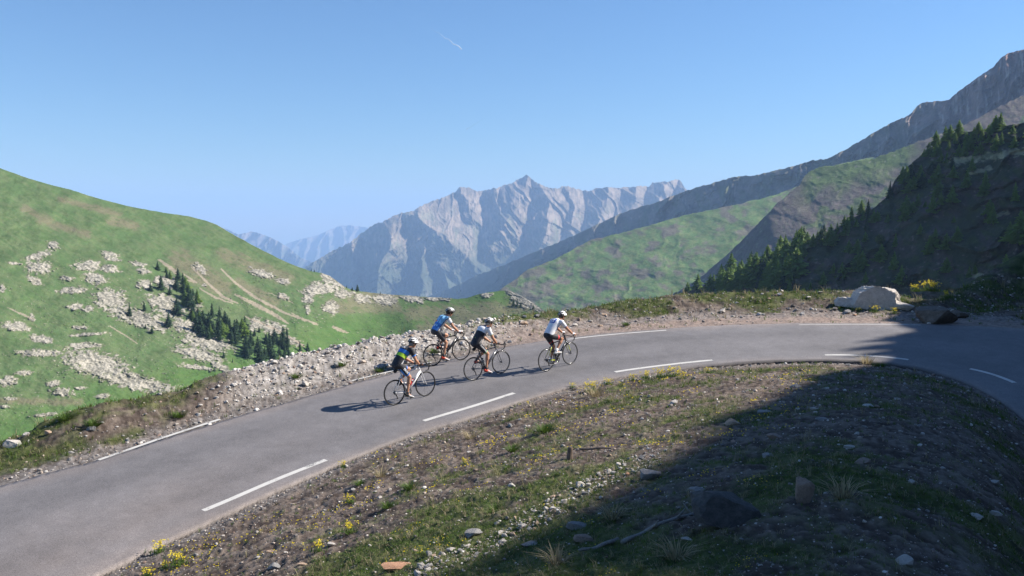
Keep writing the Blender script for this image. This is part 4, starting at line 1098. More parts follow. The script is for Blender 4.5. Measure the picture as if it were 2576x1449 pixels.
def stone_weight(x, y, z):
    a, r, ri, ro, rc = zones(x, y)
    grass, grav, brown, n, n2 = ground_masks(x, y)
    t = (r - ro) / (rc - ro)
    berm = sstep(R(-21), R(-16), a) * sstep(R(2), R(-3), a) * sstep(.12, .4, t) * sstep(1.5, 1.05, t)
    w = .20 + .6 * grav + 2.0 * berm + .28 * sstep(R(-2), R(3), a) * sstep(.3, .5, t) * sstep(1.3, 1.0, t) - .11 * grass + 2.2 * rubble_w(x, y, z) - .5 * brown * (r > ro)
    on = (r > ri - .03) & (r < ro + .03)
    w = np.maximum(w, .03); w = np.where(on, .004 * (1 + 3 * sstep(.6, .1, np.minimum(r - ri, ro - r))), w)
    return np.where(r > rc + 2.5, 0, w), berm

def scatter_stones(N, name, base, smin_, smax_, palette, seed, reject=1.0, pw=2.2):
    g = np.random.default_rng(seed)
    x, y, a, r = img_sample(N, R(-34), R(35), 5.2, 44, g)
    z = ground_z(x, y); w, berm = stone_weight(x, y, z)
    k = g.random(N) < w * reject; x, y, z, r, berm = x[k], y[k], z[k], r[k], berm[k]
    n = len(x); s = (smin_ + (smax_ - smin_) * g.random(n) ** pw * (1 + .6 * berm)) * r / FD / 2
    shapes = [rock_shape(base, 50 + i, 9, .05, (.5, .85)) for i in range(8)]
    nb = len(base[0]); V = np.empty((n, nb, 3), np.float32); cc = np.empty((n, nb, 3), np.float32)
    pal = np.array(palette); pick = g.integers(0, len(pal), n); pick = np.where((berm > .3) & (g.random(n) < .6), 0, pick)
    for i in range(8):
        m = np.arange(n) % 8 == i
        th = g.random(m.sum()) * 6.28; c, s_ = np.cos(th)[:, None], np.sin(th)[:, None]
        B = shapes[i][None] * np.stack([g.uniform(.8, 1.3, m.sum()), g.uniform(.7, 1.1, m.sum()), g.uniform(.4, .85, m.sum())], -1)[:, None]
        X = B[..., 0] * c - B[..., 1] * s_; Y = B[..., 0] * s_ + B[..., 1] * c
        V[m] = np.stack([X, Y, B[..., 2]], -1) * s[m][:, None, None] + np.stack([x[m], y[m], z[m] + s[m] * .25], -1)[:, None]
    cc[:] = (pal[pick] * g.uniform(.75, 1.2, (n, 1)))[:, None]
    F = (np.arange(n)[:, None, None] * nb + base[1][None]).reshape(-1, 3)
    me = np_mesh(name, V.reshape(-1, 3), F, False, cc.reshape(-1, 3))
    o = link_mesh(name, me, mat_peb); tag(o, None, None, None, 'stuff'); print(name, n)
mat_peb = terrain_mat('pebbles', 14, .18, .4, .01, 60)
PAL = [(.55, .52, .48), (.30, .28, .265), (.36, .30, .25), (.20, .18, .17), (.26, .19, .155), (.40, .36, .32)]
scatter_stones(125000, 'gravel', _I1, 1.8, 7.0, PAL, 5, 1.0)
scatter_stones(26000, 'rubble', _I2, 4.5, 13.0, PAL, 6, .62, 3.0)

def lone_stones():
    g = np.random.default_rng(77); cnt = {'a': 0, 'b': 0, 'c': 0}; mats = [S_PALE, S_PALE, S_GREY, S_TAN, S_PALE, S_GREY]
    tries = 0
    while sum(cnt.values()) < 215 and tries < 6000:
        tries += 1
        x, y, a, r = img_sample(1, R(-31.5), R(31), 6.3, 36, g); x, y, a, r = x[0], y[0], a[0], r[0]
        z = float(ground_z(x, y)); w, berm = stone_weight(np.array([x]), np.array([y]), np.array([z]))
        _, _, ri, ro, rc = zones(x, y)
        if r > ri - .3 and r < ro + .4: continue
        if g.random() > w[0] * .8 or r > rc + .3: continue
        px, py = to_px(np.array([x, y, z]))
        shade = a > R(-2) and r < ri and np.interp(px, [1060, 1440, 1860, 2085, 2200], [1449, 1256, 1005, 928, 912]) < py
        key = 'b' if r > ro else ('c' if shade else 'a')
        if cnt[key] >= {'a': 85, 'b': 90, 'c': 40}[key]: continue
        cnt[key] += 1
        o = bpy.data.objects.new('stone', rock_mesh(int(g.integers(0, 8)), mats[int(g.integers(0, 6))])); C.objects.link(o)
        s = g.uniform(8, 14 + 10 * g.random() ** 2) / FD * r / 2 * (1.25 if key == 'b' else 1)
        o.scale = (s * g.uniform(1, 1.4), s * g.uniform(.7, 1), s * g.uniform(.5, .85)); o.rotation_euler = (g.uniform(-.3, .3), g.uniform(-.3, .3), g.uniform(0, 6.28)); o.location = (x, y, z + s * .2)
        lab = {'a': ('loose pale or grey stone lying in the sunny grass and earth inside the bend', 'stones on the sunny inner verge'), 'b': ('loose stone of the rubble and gravel strip outside the road', 'stones of the outer rubble strip'),
               'c': ('small stone lying in the shaded bank at the lower right', 'stones on the shaded bank')}[key]
        tag(o, lab[0], 'stone', lab[1])
lone_stones()
def rubble_line():
    g = np.random.default_rng(5); xs, ys = poly([(a, b) for a, b, _ in RUBBLE]); L = ['white angular stone in the line of rubble along the sunny side of the shadow', 'stones of the rubble line beside the shadow']
    for k in range(88):
        t = g.random(); px = 1040 + 600 * t; py = np.interp(px, xs, ys) + g.normal(-9, 11)
        P, r = ground_hit(px, py); s = g.uniform(7, 25) * (1.1 - .4 * t) / FD * r / 2
        o = bpy.data.objects.new('stone', rock_mesh(int(g.integers(0, 9)), [S_PALE, S_PALE, S_GREY, S_PALE, S_TAN][int(g.integers(0, 5))])); C.objects.link(o)
        o.scale = (s * g.uniform(.9, 1.4), s * g.uniform(.7, 1), s * g.uniform(.6, 1.1)); o.rotation_euler = tuple(g.uniform(-.6, .6, 2)) + (g.uniform(0, 6.28),); o.location = (P[0], P[1], P[2] + s * .25)
        tag(o, L[0], 'stone', L[1])
rubble_line()

# ---- grass, low plants, flowers ------------------------------------------
def leaf_mat(name, var=.25):
    m, nt, b = new_mat(name)
    at = nt.nodes.new('ShaderNodeAttribute'); at.attribute_name = 'col'
    nt.links.new(at.outputs['Color'], b.inputs['Base Color']); b.inputs['Roughness'].default_value = .6; b.inputs['Specular IOR Level'].default_value = .2
    tr = nt.nodes.new('ShaderNodeBsdfTranslucent'); nt.links.new(at.outputs['Color'], tr.inputs[0])
    mx = nt.nodes.new('ShaderNodeMixShader'); mx.inputs[0].default_value = .35
    out = [n for n in nt.nodes if n.type == 'OUTPUT_MATERIAL'][0]
    nt.links.new(b.outputs[0], mx.inputs[1]); nt.links.new(tr.outputs[0], mx.inputs[2]); nt.links.new(mx.outputs[0], out.inputs[0])
    return m
mat_leaf = leaf_mat('grass blades')

def blades(x, y, z, h, w, az, lean, col):
    """tapered bent blades -> V,F,col ; arrays of equal length"""
    n = len(x); sx, sy = np.cos(az), np.sin(az); lx, ly = -sy, sx
    V = np.empty((n, 5, 3)); 
    def put(i, t, side, wf):
        off = lean * h * t * t
        V[:, i, 0] = x + lx * off + sx * side * w * wf; V[:, i, 1] = y + ly * off + sy * side * w * wf; V[:, i, 2] = z + h * (t - .35 * np.minimum(lean, 1.2) * t * t)
    put(0, 0, -1, 1); put(1, 0, 1, 1); put(2, .55, -1, .75); put(3, .55, 1, .75); put(4, 1, 0, 0)
    F = np.arange(n)[:, None, None] * 5 + np.array([[0, 1, 3], [0, 3, 2], [2, 3, 4]])[None]
    cc = np.repeat(col[:, None], 5, 1); cc[:, :2] *= .9
    return V.reshape(-1, 3), F.reshape(-1, 3), cc.reshape(-1, 3)

def grass_weight(x, y):
    a, r, ri, ro, rc = zones(x, y); grass, grav, brown, n, n2 = ground_masks(x, y)
    w = grass * 1.0 + .05
    w = np.where((r > ri - .06) & (r < ro + .25), 0, w)
    return np.where(r > rc + 1.2, 0, w)

def make_grass():
    g = np.random.default_rng(21)
    x, y, a, r = img_sample(64000, R(-34), R(35), 4.6, 43, g)
    w = grass_weight(x, y); k = g.random(len(x)) < w * .75 + .02 * (w > 0); x, y, r, a = x[k], y[k], r[k], a[k]
    n = len(x); m = 7; print('tufts', n)
    X = np.repeat(x, m); Y = np.repeat(y, m); RR = np.repeat(r, m)
    px = RR / FD
    X = X + g.normal(0, 2.6, n * m) * px; Y = Y + g.normal(0, 2.6, n * m) * px * 1.4
    Z = ground_z(X, Y) - .005
    lush = np.repeat(g.random(n) ** 2, m); tall = np.repeat(g.random(n) < .05, m)
    h = (4 + 6 * g.random(n * m) + 5 * lush) * px * (1 + 1.6 * tall)
    dry = np.repeat(g.random(n) < .27, m) | tall
    gn = lerp3((.065, .125, .016), (.14, .20, .035), g.random(n * m)) * .9; dr = lerp3((.20, .17, .09), (.36, .31, .19), g.random(n * m))
    col = np.where(dry[:, None], dr, gn)
    V, F, cc = blades(X, Y, Z, h, .55 * px, g.random(n * m) * 6.28, g.uniform(.1, 1.3, n * m), col)
    tag(link_mesh('grass', np_mesh('grass', V, F, True, cc), mat_leaf), None, None, None, 'stuff')
    # low broad leaves
    x, y, a, r = img_sample(150000, R(-34), R(35), 4.6, 43, g)
    w = grass_weight(x, y); k = g.random(len(x)) < w * .6; x, y, r = x[k], y[k], r[k]; n = len(x); print('leaves', n)
    px = r / FD; z = ground_z(x, y); s = g.uniform(1.2, 3.2, n) * px
    c0 = np.stack([x, y, z + g.random(n) * 2.0 * px], -1)
    az = g.random(n) * 6.28; el = g.uniform(.1, 1.0, n)
    u = np.stack([np.cos(az) * np.cos(el), np.sin(az) * np.cos(el), np.sin(el)], -1); v = np.stack([-np.sin(az), np.cos(az), az * 0], -1)
    V = np.stack([c0, c0 + u * s[:, None] * .6 + v * s[:, None] * .4, c0 + u * s[:, None] * 1.2, c0 + u * s[:, None] * .6 - v * s[:, None] * .4], 1)
    F = np.arange(n)[:, None] * 4 + np.arange(4)[None]
    col = lerp3((.050, .105, .014), (.115, .185, .035), g.random(n)); cc = np.repeat(col[:, None], 4, 1)
    tag(link_mesh('ground_cover', np_mesh('ground_cover', V.reshape(-1, 3), F, True, cc.reshape(-1, 3)), mat_leaf), None, None, None, 'stuff')
    # tiny yellow flowers
    x, y, a, r = img_sample(26000, R(-32), R(20), 5.2, 24, g)
    _, _, ri, ro, rc = zones(x, y); cl = fbm(x / .9 + 4, y / .9, 3) + .5 * fbm(x / 3, y / 3 + 8, 2)
    k = (r < ri - .2) & (cl > .25) & (g.random(len(x)) < .8); x, y, r = x[k], y[k], r[k]; n = len(x); print('flowers', n)
    px = r / FD; z = ground_z(x, y) + g.uniform(1.5, 5, n) * px; s = g.uniform(.9, 2.3, n) * px
    c0 = np.stack([x, y, z], -1); az = g.random(n) * 6.28
    q = [np.stack([np.cos(az + k * 1.5708) * s, np.sin(az + k * 1.5708) * s * .8, np.sin(az + k * 1.5708) * s * .5], -1) for k in range(4)]
    V = np.stack([c0 + k for k in q], 1); F = np.arange(n)[:, None] * 4 + np.arange(4)[None]
    col = lerp3((.62, .47, .02), (.80, .62, .05), g.random(n)); cc = np.repeat(col[:, None], 4, 1)
    tag(link_mesh('wildflowers', np_mesh('wildflowers', V.reshape(-1, 3), F, True, cc.reshape(-1, 3)), mat_leaf), None, None, None, 'stuff')
make_grass()

def flower_plant_mesh(seed, n=26):
    g = np.random.default_rng(seed); m = n
    x = g.normal(0, .26, m); y = g.normal(0, .22, m); h = g.uniform(.5, 1.0, m)
    V, F, cc = blades(x, y, x * 0, h, np.full(m, .016), g.random(m) * 6.28, g.uniform(.0, .5, m), lerp3((.08, .14, .025), (.15, .20, .05), g.random(m)))
    tops = V.reshape(-1, 5, 3)[:, 4]
    k = 60; x2 = g.normal(0, .3, k); y2 = g.normal(0, .26, k)
    V2, F2, c2 = blades(x2, y2, x2 * 0, g.uniform(.2, .5, k), np.full(k, .03), g.random(k) * 6.28, g.uniform(.3, 1.4, k), lerp3((.06, .12, .02), (.12, .19, .04), g.random(k)))
    fo = np_mesh('foliage', np.concatenate([V, V2]), np.concatenate([F, F2 + len(V)]), True, np.concatenate([cc, c2]))
    P = (np.repeat(tops, 7, 0) + g.normal(0, .045, (m * 7, 3))); s = .040; N = len(P)
    az = g.random(N) * 6.28; q = [np.stack([np.cos(az + j * 1.5708) * s, np.sin(az + j * 1.5708) * s, np.cos(az * 3 + j * 1.5708) * s * .7], -1) for j in range(4)]
    W_ = np.stack([P + j for j in q], 1).reshape(-1, 3); c3 = np.repeat(lerp3((.60, .48, .02), (.82, .68, .06), g.random(N))[:, None], 4, 1).reshape(-1, 3)
    bl = np_mesh('blossoms', W_, np.arange(N)[:, None] * 4 + np.arange(4)[None], True, c3)
    fo.materials.append(mat_leaf); bl.materials.append(mat_leaf)
    return fo, bl
_fp = [flower_plant_mesh(s) for s in (1, 2, 3, 4)]
FL = [(400, 1392, 40, 'yellow flowering plant at the road edge, left of the bigger yellow clump'), (448, 1420, 46, 'largest yellow flowering clump at the bottom left verge'), (372, 1446, 34, 'yellow flowers at the bottom edge, lowest clump on the left'), (414, 1430, 24, 'small yellow clump between the two bigger clumps at bottom left'),
      (862, 1176, 24, 'sparse yellow plant at the end of the nearest dash'), (1440, 975, 18, 'small yellow plant, first of the row under the inner dash'), (1490, 985, 40, 'bushy yellow flowers with dry grass left of the row under the dash'), (1530, 968, 24, 'yellow plant right of the bushy one'),
      (1590, 958, 24, 'yellow plant left of the tall yellow row'), (1625, 955, 30, 'yellow plant in the row just below the far inner dash'), (1660, 952, 34, 'second tallest yellow plant under the far inner dash'), (1692, 950, 40, 'tallest yellow plant under the far inner dash'), (1715, 955, 28, 'yellow plant closing the row under the far inner dash'),
      (1784, 942, 22, 'thin yellow plant alone right of the row'), (2302, 764, 24, 'yellow plant in front of the dark slope beside the huge boulder'), (2330, 762, 34, 'broad yellow flower cushion on top of the brown mound'), (2350, 764, 30, 'yellow flower cushion on the right half of the mound top'), (2380, 774, 22, 'small yellow tuft on the right shoulder of the mound'),
      (2160, 785, 16, 'yellow tuft at the foot of the huge boulder, left side'), (2200, 787, 22, 'yellow tuft under the middle of the huge boulder'), (2250, 790, 20, 'yellow tuft at the right foot of the huge boulder'), (880, 1338, 40, 'patch of yellow flowers above the wedge shaped stone'), (800, 1395, 40, 'patch of yellow flowers left of the wedge shaped stone'),
      (880, 1265, 30, 'patch of yellow flowers beside the small pale stone'), (1170, 1165, 26, 'yellow flowers in the middle of the sunny verge')]
for k, (px, py, w, lab) in enumerate(FL):
    P, r = ground_hit(px, py); s = w / FD * r * .85; root = empty('flowering_plant', tuple(P), (0, 0, random.random() * 6)); root.scale = (s, s, s * .9)
    if px > 2290: root.location.z += .45
    for nm, me in zip(('foliage', 'blossoms'), _fp[k % 4]):
        link_mesh(nm, me, None, root)
    tag(root, lab, 'flowers', 'yellow flowering plants')

# ---- grass cushions that stand out ---------------------------------------
def tuft_mesh(seed, n=170, dry=False):
    g = np.random.default_rng(seed); a = g.random(n) * 6.28; q = np.sqrt(g.random(n)) * .35
    col = lerp3((.25, .20, .11), (.42, .36, .22), g.random(n)) if dry else lerp3((.05, .10, .015), (.11, .17, .035), g.random(n))
    V, F, cc = blades(q * np.cos(a), q * np.sin(a), q * 0, g.uniform(.4, 1, n) * (1.2 if dry else .8), np.full(n, .018), a - 1.57 + g.normal(0, .4, n), q * 2.5 + g.random(n) * .4, col)
    me = np_mesh('grass_tuft', V, F, True, cc); me.materials.append(mat_leaf); return me
_tg = [tuft_mesh(s) for s in (1, 2, 3)]; _td = [tuft_mesh(s, 90, True) for s in (5, 6)]
for px, py, w, dry, lab in [(1032, 1232, 44, 0, 'bright green grass cushion in the middle of the earth patch'), (960, 1200, 40, 1, 'dry straw tuft left of the green cushion'), (1372, 1090, 52, 0, 'green leafy clump below the upper verge'), (1290, 1135, 40, 0, 'dark green clump beside the small white flat stone'),
        (1245, 1285, 46, 0, 'dark green plant in the sunny grass above the rubble'), (975, 1278, 36, 0, 'green weed on bare earth below the cushion'), (905, 1226, 30, 0, 'low green tuft beside the asphalt edge of the earth patch'), (1500, 995, 44, 1, 'tall dry grass in front of the yellow bushy flowers'),
        (1185, 1100, 36, 1, 'tall thin dry grass in the upper verge'), (2180, 918, 36, 1, 'dry grass tuft where the inner bank meets the asphalt'), (2215, 925, 26, 0, 'bright green tuft at the tip of the shaded mound'), (450, 1052, 34, 0, 'green plants on the outer verge above the far left dash'),
        (165, 1058, 40, 0, 'dark green shrub like grass on the left skyline verge'), (235, 1072, 40, 0, 'bright green grass clump right of the earth scar'), (860, 925, 26, 0, 'green weed on the rubble bank left of the last cyclist'), (745, 950, 28, 0, 'green weed low on the rubble bank'), (955, 935, 24, 0, 'green weed right above the outer dash'),
        (1575, 822, 22, 0, 'small green plant at the far gravel edge'), (1090, 890, 30, 0, 'green weeds behind the blue jersey cyclist wheel'), (1540, 1300, 60, 1, 'tall dry stems in the shade right of the slabs'), (1700, 1400, 70, 1, 'tall dry grass in the bottom shade below the dead branch'), (2120, 1270, 70, 1, 'dry stems in the shade right of the pointed stone'), (1400, 1420, 60, 1, 'dry grass stems at the bottom edge of the shade')]:
    P, r = ground_hit(px, py); s = w / FD * r; o = link_mesh('grass_tuft', (_td if dry else _tg)[px % 2], None); o.location = P; o.scale = (s, s, s * .75); o.rotation_euler.z = px
    tag(o, lab, 'grass tuft')

# ---- dead wood --------------------------------------------------------------
M_WOOD = stone_mat('weathered wood', (.15, .135, .12), (.30, .28, .255), 9); M_WOODD = stone_mat('dark wood', (.10, .075, .06), (.22, .17, .13), 9)
def branch(pts, w0, w1, mat, label, twigs=()):
    P = []
    for px, py in pts:
        p, r = ground_hit(px, py); P.append(Vector(p) + Vector((0, 0, w0 * .8)))
    cv = spline(P, 6); n = len(cv)
    mb = MB(); mb.rings([c + Vector((0, 0, .006 * math.sin(i * .9))) for i, c in enumerate(cv)], [w0 + (w1 - w0) * i / n for i in range(n)], 8)
    for i, d, L in twigs:
        mb.rings([cv[i], cv[i] + Vector(d) * L * .5, cv[i] + Vector(d) * L + Vector((0, 0, .02))], [w1 * 1.1, w1 * .8, w1 * .4], 6)
    o = mb.build('branch', mat); tag(o, label, 'branch')
branch([(1437, 1134), (1490, 1135), (1545, 1131), (1596, 1129)], .016, .010, M_WOODD, 'long thin dark stick lying across the sunny grass')
branch([(1565, 1366), (1620, 1338), (1680, 1318), (1740, 1290), (1790, 1248)], .022, .012, M_WOOD, 'long grey dead branch in the shade below the dark boulder', [(8, (.2, -.6, .5), .2), (14, (.6, .3, .4), .16), (18, (-.5, .4, .5), .14)])
branch([(1455, 1393), (1500, 1380), (1556, 1358)], .014, .020, M_WOOD, 'shorter grey dead branch at the lower end of the shade')
branch([(1092, 1275), (1104, 1270), (1112, 1266)], .011, .007, M_WOOD, 'short pale stick in the sunny grass')
P, r = ground_hit(1433, 1158)
mb = MB(); mb.rings([P + np.array([0, 0, -.05]), P + np.array([0, 0, .06]), P + np.array([.01, 0, .17]), P + np.array([.012, 0, .19])], [.055, .045, .04, .03], 9); tag(mb.build('stump', M_WOODD, None, False), 'small broken wooden stump at the left end of the dark stick', 'stump')
# ================================================================== conifers on the slopes
def bark(): return simple_mat('bark', (.13, .095, .07), .9, 0, .3, 3)
M_BARK = bark()
def crown_mesh(seed, dens=1.0, light=0.0, wide=.23):
    """unit tall conifer: whorls of drooping sprays built from many small faces"""
    g = np.random.default_rng(seed); V = []; F = []; cc = []
    lv = 22
    for i in range(lv):
        t = i / lv; z = .10 + .88 * t; rad = wide * (1 - t) ** .8 * (.75 + .5 * g.random()) + .012
        nb = max(4, int((11 - 6 * t) * dens))
        for k in range(nb):
            a = 6.28 * (k + g.random() * .8) / nb; L = rad * g.uniform(.55, 1.15); dr = g.uniform(.05, .35)
            if g.random() < .10: continue
            c, s = math.cos(a), math.sin(a); col = np.array((.046, .085, .036)) * g.uniform(.65, 1.5) + light * np.array((.035, .05, .0))
            for q in range(3):
                f0, f1 = q / 3, (q + 1.25) / 3; w = L * .34 * (1.15 - f0) + .006; zz_ = z - dr * L * f0 + .02 * g.normal(); z1 = z - dr * L * f1 + .02 * g.normal() 
                b = len(V); ox, oy = -s * w, c * w; tw = g.normal() * .3
                V += [(c * L * f0 + ox * .6, s * L * f0 + oy * .6, zz_ + w * tw), (c * L * f0 - ox * .6, s * L * f0 - oy * .6, zz_ - w * tw), (c * L * f1 - ox * .3, s * L * f1 - oy * .3, z1 - w * .4), (c * L * f1 + ox * .9, s * L * f1 + oy * .9, z1 + .3 * w)]
                F.append((b, b + 1, b + 2, b + 3)); cc += [col] * 4
    V += [(0.02, 0, .93), (-.01, .017, .93), (-.01, -.017, .93), (0, 0, 1.02)]; b = len(V) - 4; F += [(b, b + 1, b + 3, b + 3 - 1)]; cc += [np.array((.03, .06, .02))] * 4
    me = np_mesh('crown', np.array(V), np.array(F), False, np.array(cc)); me.materials.append(mat_leaf); return me
def trunk_mesh():
    mb = MB(); mb.rings([(0, 0, -.06), (0, 0, .1), (.004, 0, .5), (0, 0, .92)], [.020, .015, .009, .002], 7); me = mb.mesh('trunk'); me.materials.append(M_BARK); return me
_crowns = [crown_mesh(s, 1.0, 0, w) for s, w in ((1, .25), (2, .28), (3, .22), (4, .32))]; _crl = [crown_mesh(s, 1.4, 2.9, w) for s, w in ((11, .30), (12, .37), (13, .28))]
_trunk = trunk_mesh()
def round_crown():
    g = np.random.default_rng(9); n = 900; d = g.normal(size=(n, 3)); d /= np.linalg.norm(d, axis=1)[:, None]
    P = d * (.30 * (1 + .35 * fbm(d[:, 0] * 2 + 5, d[:, 1] * 2 + d[:, 2], 3)) * g.uniform(.55, 1, n) ** .5)[:, None] * [1, 1, 1.15] + [0, 0, .62]
    u = g.normal(size=(n, 3)) * .035; v = g.normal(size=(n, 3)) * .035
    V = np.stack([P + u, P + v, P - u, P - v], 1).reshape(-1, 3); col = np.repeat((np.array((.07, .10, .02))[None] * g.uniform(.7, 1.5, (n, 1)))[:, None], 4, 1).reshape(-1, 3)
    me = np_mesh('crown', V, np.arange(n)[:, None] * 4 + np.arange(4)[None], False, col); me.materials.append(mat_leaf); return me
_round = round_crown()
def tree(px, py, h_px, rfun, label, group, pool=None, name='conifer_tree', bury=.02):
    d = ray(px, py); r = float(rfun(np.array([float(px)]), np.array([float(py)]))[0]); P = d * r; H = h_px / FD * r
    root = empty(name, (P[0], P[1], P[2] - H * bury), (0, 0, random.random() * 6.28)); w = random.uniform(.72, 1.35); root.scale = (H * w, H * w, H)
    link_mesh('trunk', _trunk, None, root); link_mesh('crown', random.choice(pool or _crowns), None, root)
    tag(root, label, 'tree', group); return root
def in_poly(x, y, poly_):
    c = False; j = len(poly_) - 1
    for i in range(len(poly_)):
        if (poly_[i][1] > y) != (poly_[j][1] > y) and x < (poly_[j][0] - poly_[i][0]) * (y - poly_[i][1]) / (poly_[j][1] - poly_[i][1]) + poly_[i][0]: c = not c
        j = i
    return c
def wood(poly_, n, h, rfun, label, group, pool=None, gap=5.0):
    xs = [p[0] for p in poly_]; ys = [p[1] for p in poly_]; done = []; tries = 0
    while len(done) < n and tries < 20000:
        tries += 1; x, y = random.uniform(min(xs), max(xs)), random.uniform(min(ys), max(ys))
        if not in_poly(x, y, poly_) or any((x - a) ** 2 / 1.0 + (y - b) ** 2 * 2 < gap * gap for a, b in done): continue
        done.append((x, y)); hh = h(x, y) if callable(h) else h; tree(x, y, hh * random.uniform(.5, 1.15), rfun, label, group, pool)
wood([(388, 676), (420, 686), (452, 700), (482, 730), (505, 765), (560, 790), (600, 818), (620, 840), (600, 868), (556, 862), (508, 862), (484, 826), (470, 790), (452, 745), (430, 712)], 60, lambda x, y: 26 + max(0, (y - 690)) * .12, rng1,
     'dark conifer in the dense wood running down the left hillside', 'conifers of the dense wood on the left hillside', _crowns + _crl[:2], 6)
wood([(610, 872), (640, 868), (690, 858), (720, 866), (752, 880), (770, 896), (700, 912), (650, 918), (608, 905)], 28, 42, rng1, 'dark conifer in the lower grove just above the rubble bank', 'conifers of the lower grove above the rubble', None, 7)
for px, py, h, lab in [(326, 795, 30, 'single dark conifer farthest left among the hillside rocks'), (363, 783, 24, 'small conifer at the upper edge of the central rock field'), (424, 822, 38, 'conifer standing among rocks left of the dense wood, lower one'), (445, 790, 40, 'conifer at the left fringe of the dense wood'),
        (405, 728, 36, 'taller conifer among the upper outcrops'), (379, 732, 22, 'shorter conifer left of the taller one in the upper outcrops'), (427, 742, 24, 'young conifer right of the taller one in the upper outcrops'), (382, 838, 18, 'small bush like conifer below the central rock field'),
        (366, 826, 12, 'tiny conifer on the rock field lower edge'), (563, 900, 18, 'small conifer on the pale scree left of the lower grove'), (640, 845, 22, 'conifer between the dense wood and the lower grove'), (652, 836, 16, 'small conifer on rocks right of the dense wood'), (585, 912, 12, 'tiny conifer in the grass left of the lower grove'),
        (899, 732, 17, 'round dark tree standing on the skyline at the foot of the far mountain'), (886, 731, 9, 'tiny tree on the skyline left of the round dark one'), (783, 682, 7, 'tiny bush on the hillside skyline, left one of a pair'), (791, 684, 6, 'tiny bush on the hillside skyline, right one of a pair'), (957, 739, 6, 'tiny bush on the skyline above the outcrops'),
        (872, 724, 7, 'tiny tree on the slope of the skyline rock'), (1292, 770, 22, 'left conifer of the trio on the rocky knoll'), (1301, 772, 24, 'tallest conifer of the trio on the rocky knoll'), (1310, 773, 14, 'right smaller conifer of the trio on the rocky knoll'), (1342, 778, 12, 'small conifer at the right foot of the rocky knoll'),
        (774, 884, 24, 'conifer at the right end of the lower grove'), (722, 842, 20, 'lone conifer above the lower grove')]:
    tree(px, py, h, rng1, lab, 'single conifers on the left hillside')
G2 = 'conifers on the shaded slope at the right'
below = lambda x: np.interp(x, *poly(SKY2A))
wood([(1700, 742), (1760, 722), (1850, 684), (1900, 660), (1950, 640), (2010, 622), (2030, 660), (2010, 700), (1980, 735), (1900, 742)], 54, lambda x, y: 24 + (x - 1700) * .15 + (y - 640) * .15, rng2a, 'conifer in the belt of trees at the low left end of the shaded slope', G2, _crl + _crl + _crowns[:1], 9)
wood([(1990, 622), (2050, 600), (2110, 575), (2150, 546), (2200, 524), (2215, 560), (2150, 600), (2060, 630)], 28, 42, rng2a, 'conifer along the lower rim of the shaded slope under the green spur', G2, _crl + _crl + _crowns[:1], 9)
wood([(2228, 505), (2250, 460), (2300, 440), (2350, 425), (2400, 420), (2400, 455), (2330, 475), (2260, 500)], 18, 40, rng2a, 'tree in the clump half way up the shaded slope', G2, _crl + _crowns[:2], 9)
wood([(2300, 408), (2340, 378), (2380, 350), (2440, 334), (2500, 326), (2590, 312), (2620, 360), (2500, 385), (2420, 400), (2340, 420)], 34, 36, rng2a, 'tree in the upper wood along the crest of the shaded slope', G2, _crl, 9)
wood([(2060, 720), (2120, 640), (2230, 560), (2330, 490), (2480, 460), (2560, 480), (2576, 560), (2480, 640), (2420, 690), (2250, 720)], 30, 44, rng2a, 'tree scattered on the open dark face of the shaded slope', G2, _crl, 20)
for px, py, h, lab in [(2157, 684, 50, 'tall lone pointed conifer in the middle of the dark slope'), (2097, 688, 26, 'shorter pointed conifer left of the tall lone one'), (2004, 700, 26, 'conifer right of the low belt, pointed'), (1986, 730, 28, 'conifer just above the verge right of the low belt'),
        (2039, 728, 20, 'small conifer just above the verge'), (2297, 536, 28, 'pale green conifer in the centre of the dark slope'), (2350, 506, 22, 'small pale conifer right of the centre of the dark slope'), (2328, 522, 16, 'tiny pale conifer between two others on the dark slope'), (2445, 430, 34, 'lone upright conifer on the ledge painted as sunlit'),
        (2566, 612, 74, 'largest conifer at the right edge'), (2540, 600, 40, 'conifer left of the largest one at the right edge'), (2529, 698, 54, 'broad pointed conifer in the lower right of the dark slope'), (2438, 698, 26, 'light green young conifer on the low ledge'), (2452, 690, 22, 'second young conifer on the low ledge'),
        (2505, 700, 24, 'small tree touching the broad pointed conifer'), (2480, 706, 20, 'bushy tree between the low ledge and the broad conifer'), (2233, 560, 20, 'small conifer right above the round bush'), (2400, 560, 16, 'dim conifer in the darkest part of the slope'), (2490, 520, 18, 'dim conifer below the upper ledge')]:
    tree(px, py, h, rng2a, lab, 'single trees on the shaded slope', _crl)
o = tree(2214, 622, 30, rng2a, 'round light green broadleaf bush on the dark slope', 'single trees on the shaded slope', [_round], 'broadleaf_tree')
# trees on the crest to the right whose shadows reach across the asphalt
for k, (px, py) in enumerate([(2105, 884), (2150, 862), (2170, 895)]):
    P = on_plane(px, py); u = SUN / math.hypot(SUN[0], SUN[1]); pb = P[0] * u[0] + P[1] * u[1]; S = P + u * (-pb + math.sqrt(pb * pb - (P[0] ** 2 + P[1] ** 2) + 55.5 ** 2))
    zg = float(ground_z(S[0], S[1])) - .3; h = max(S[2] - zg, 1.5)
    root = empty('conifer_tree', (S[0], S[1], zg), (0, 0, k)); root.scale = (h * 1.1, h * 1.1, h)
    link_mesh('trunk', _trunk, None, root); link_mesh('crown', _crowns[k], None, root); tag(root, 'conifer on the crest of the near slope to the right', 'tree', 'conifers on the near crest')

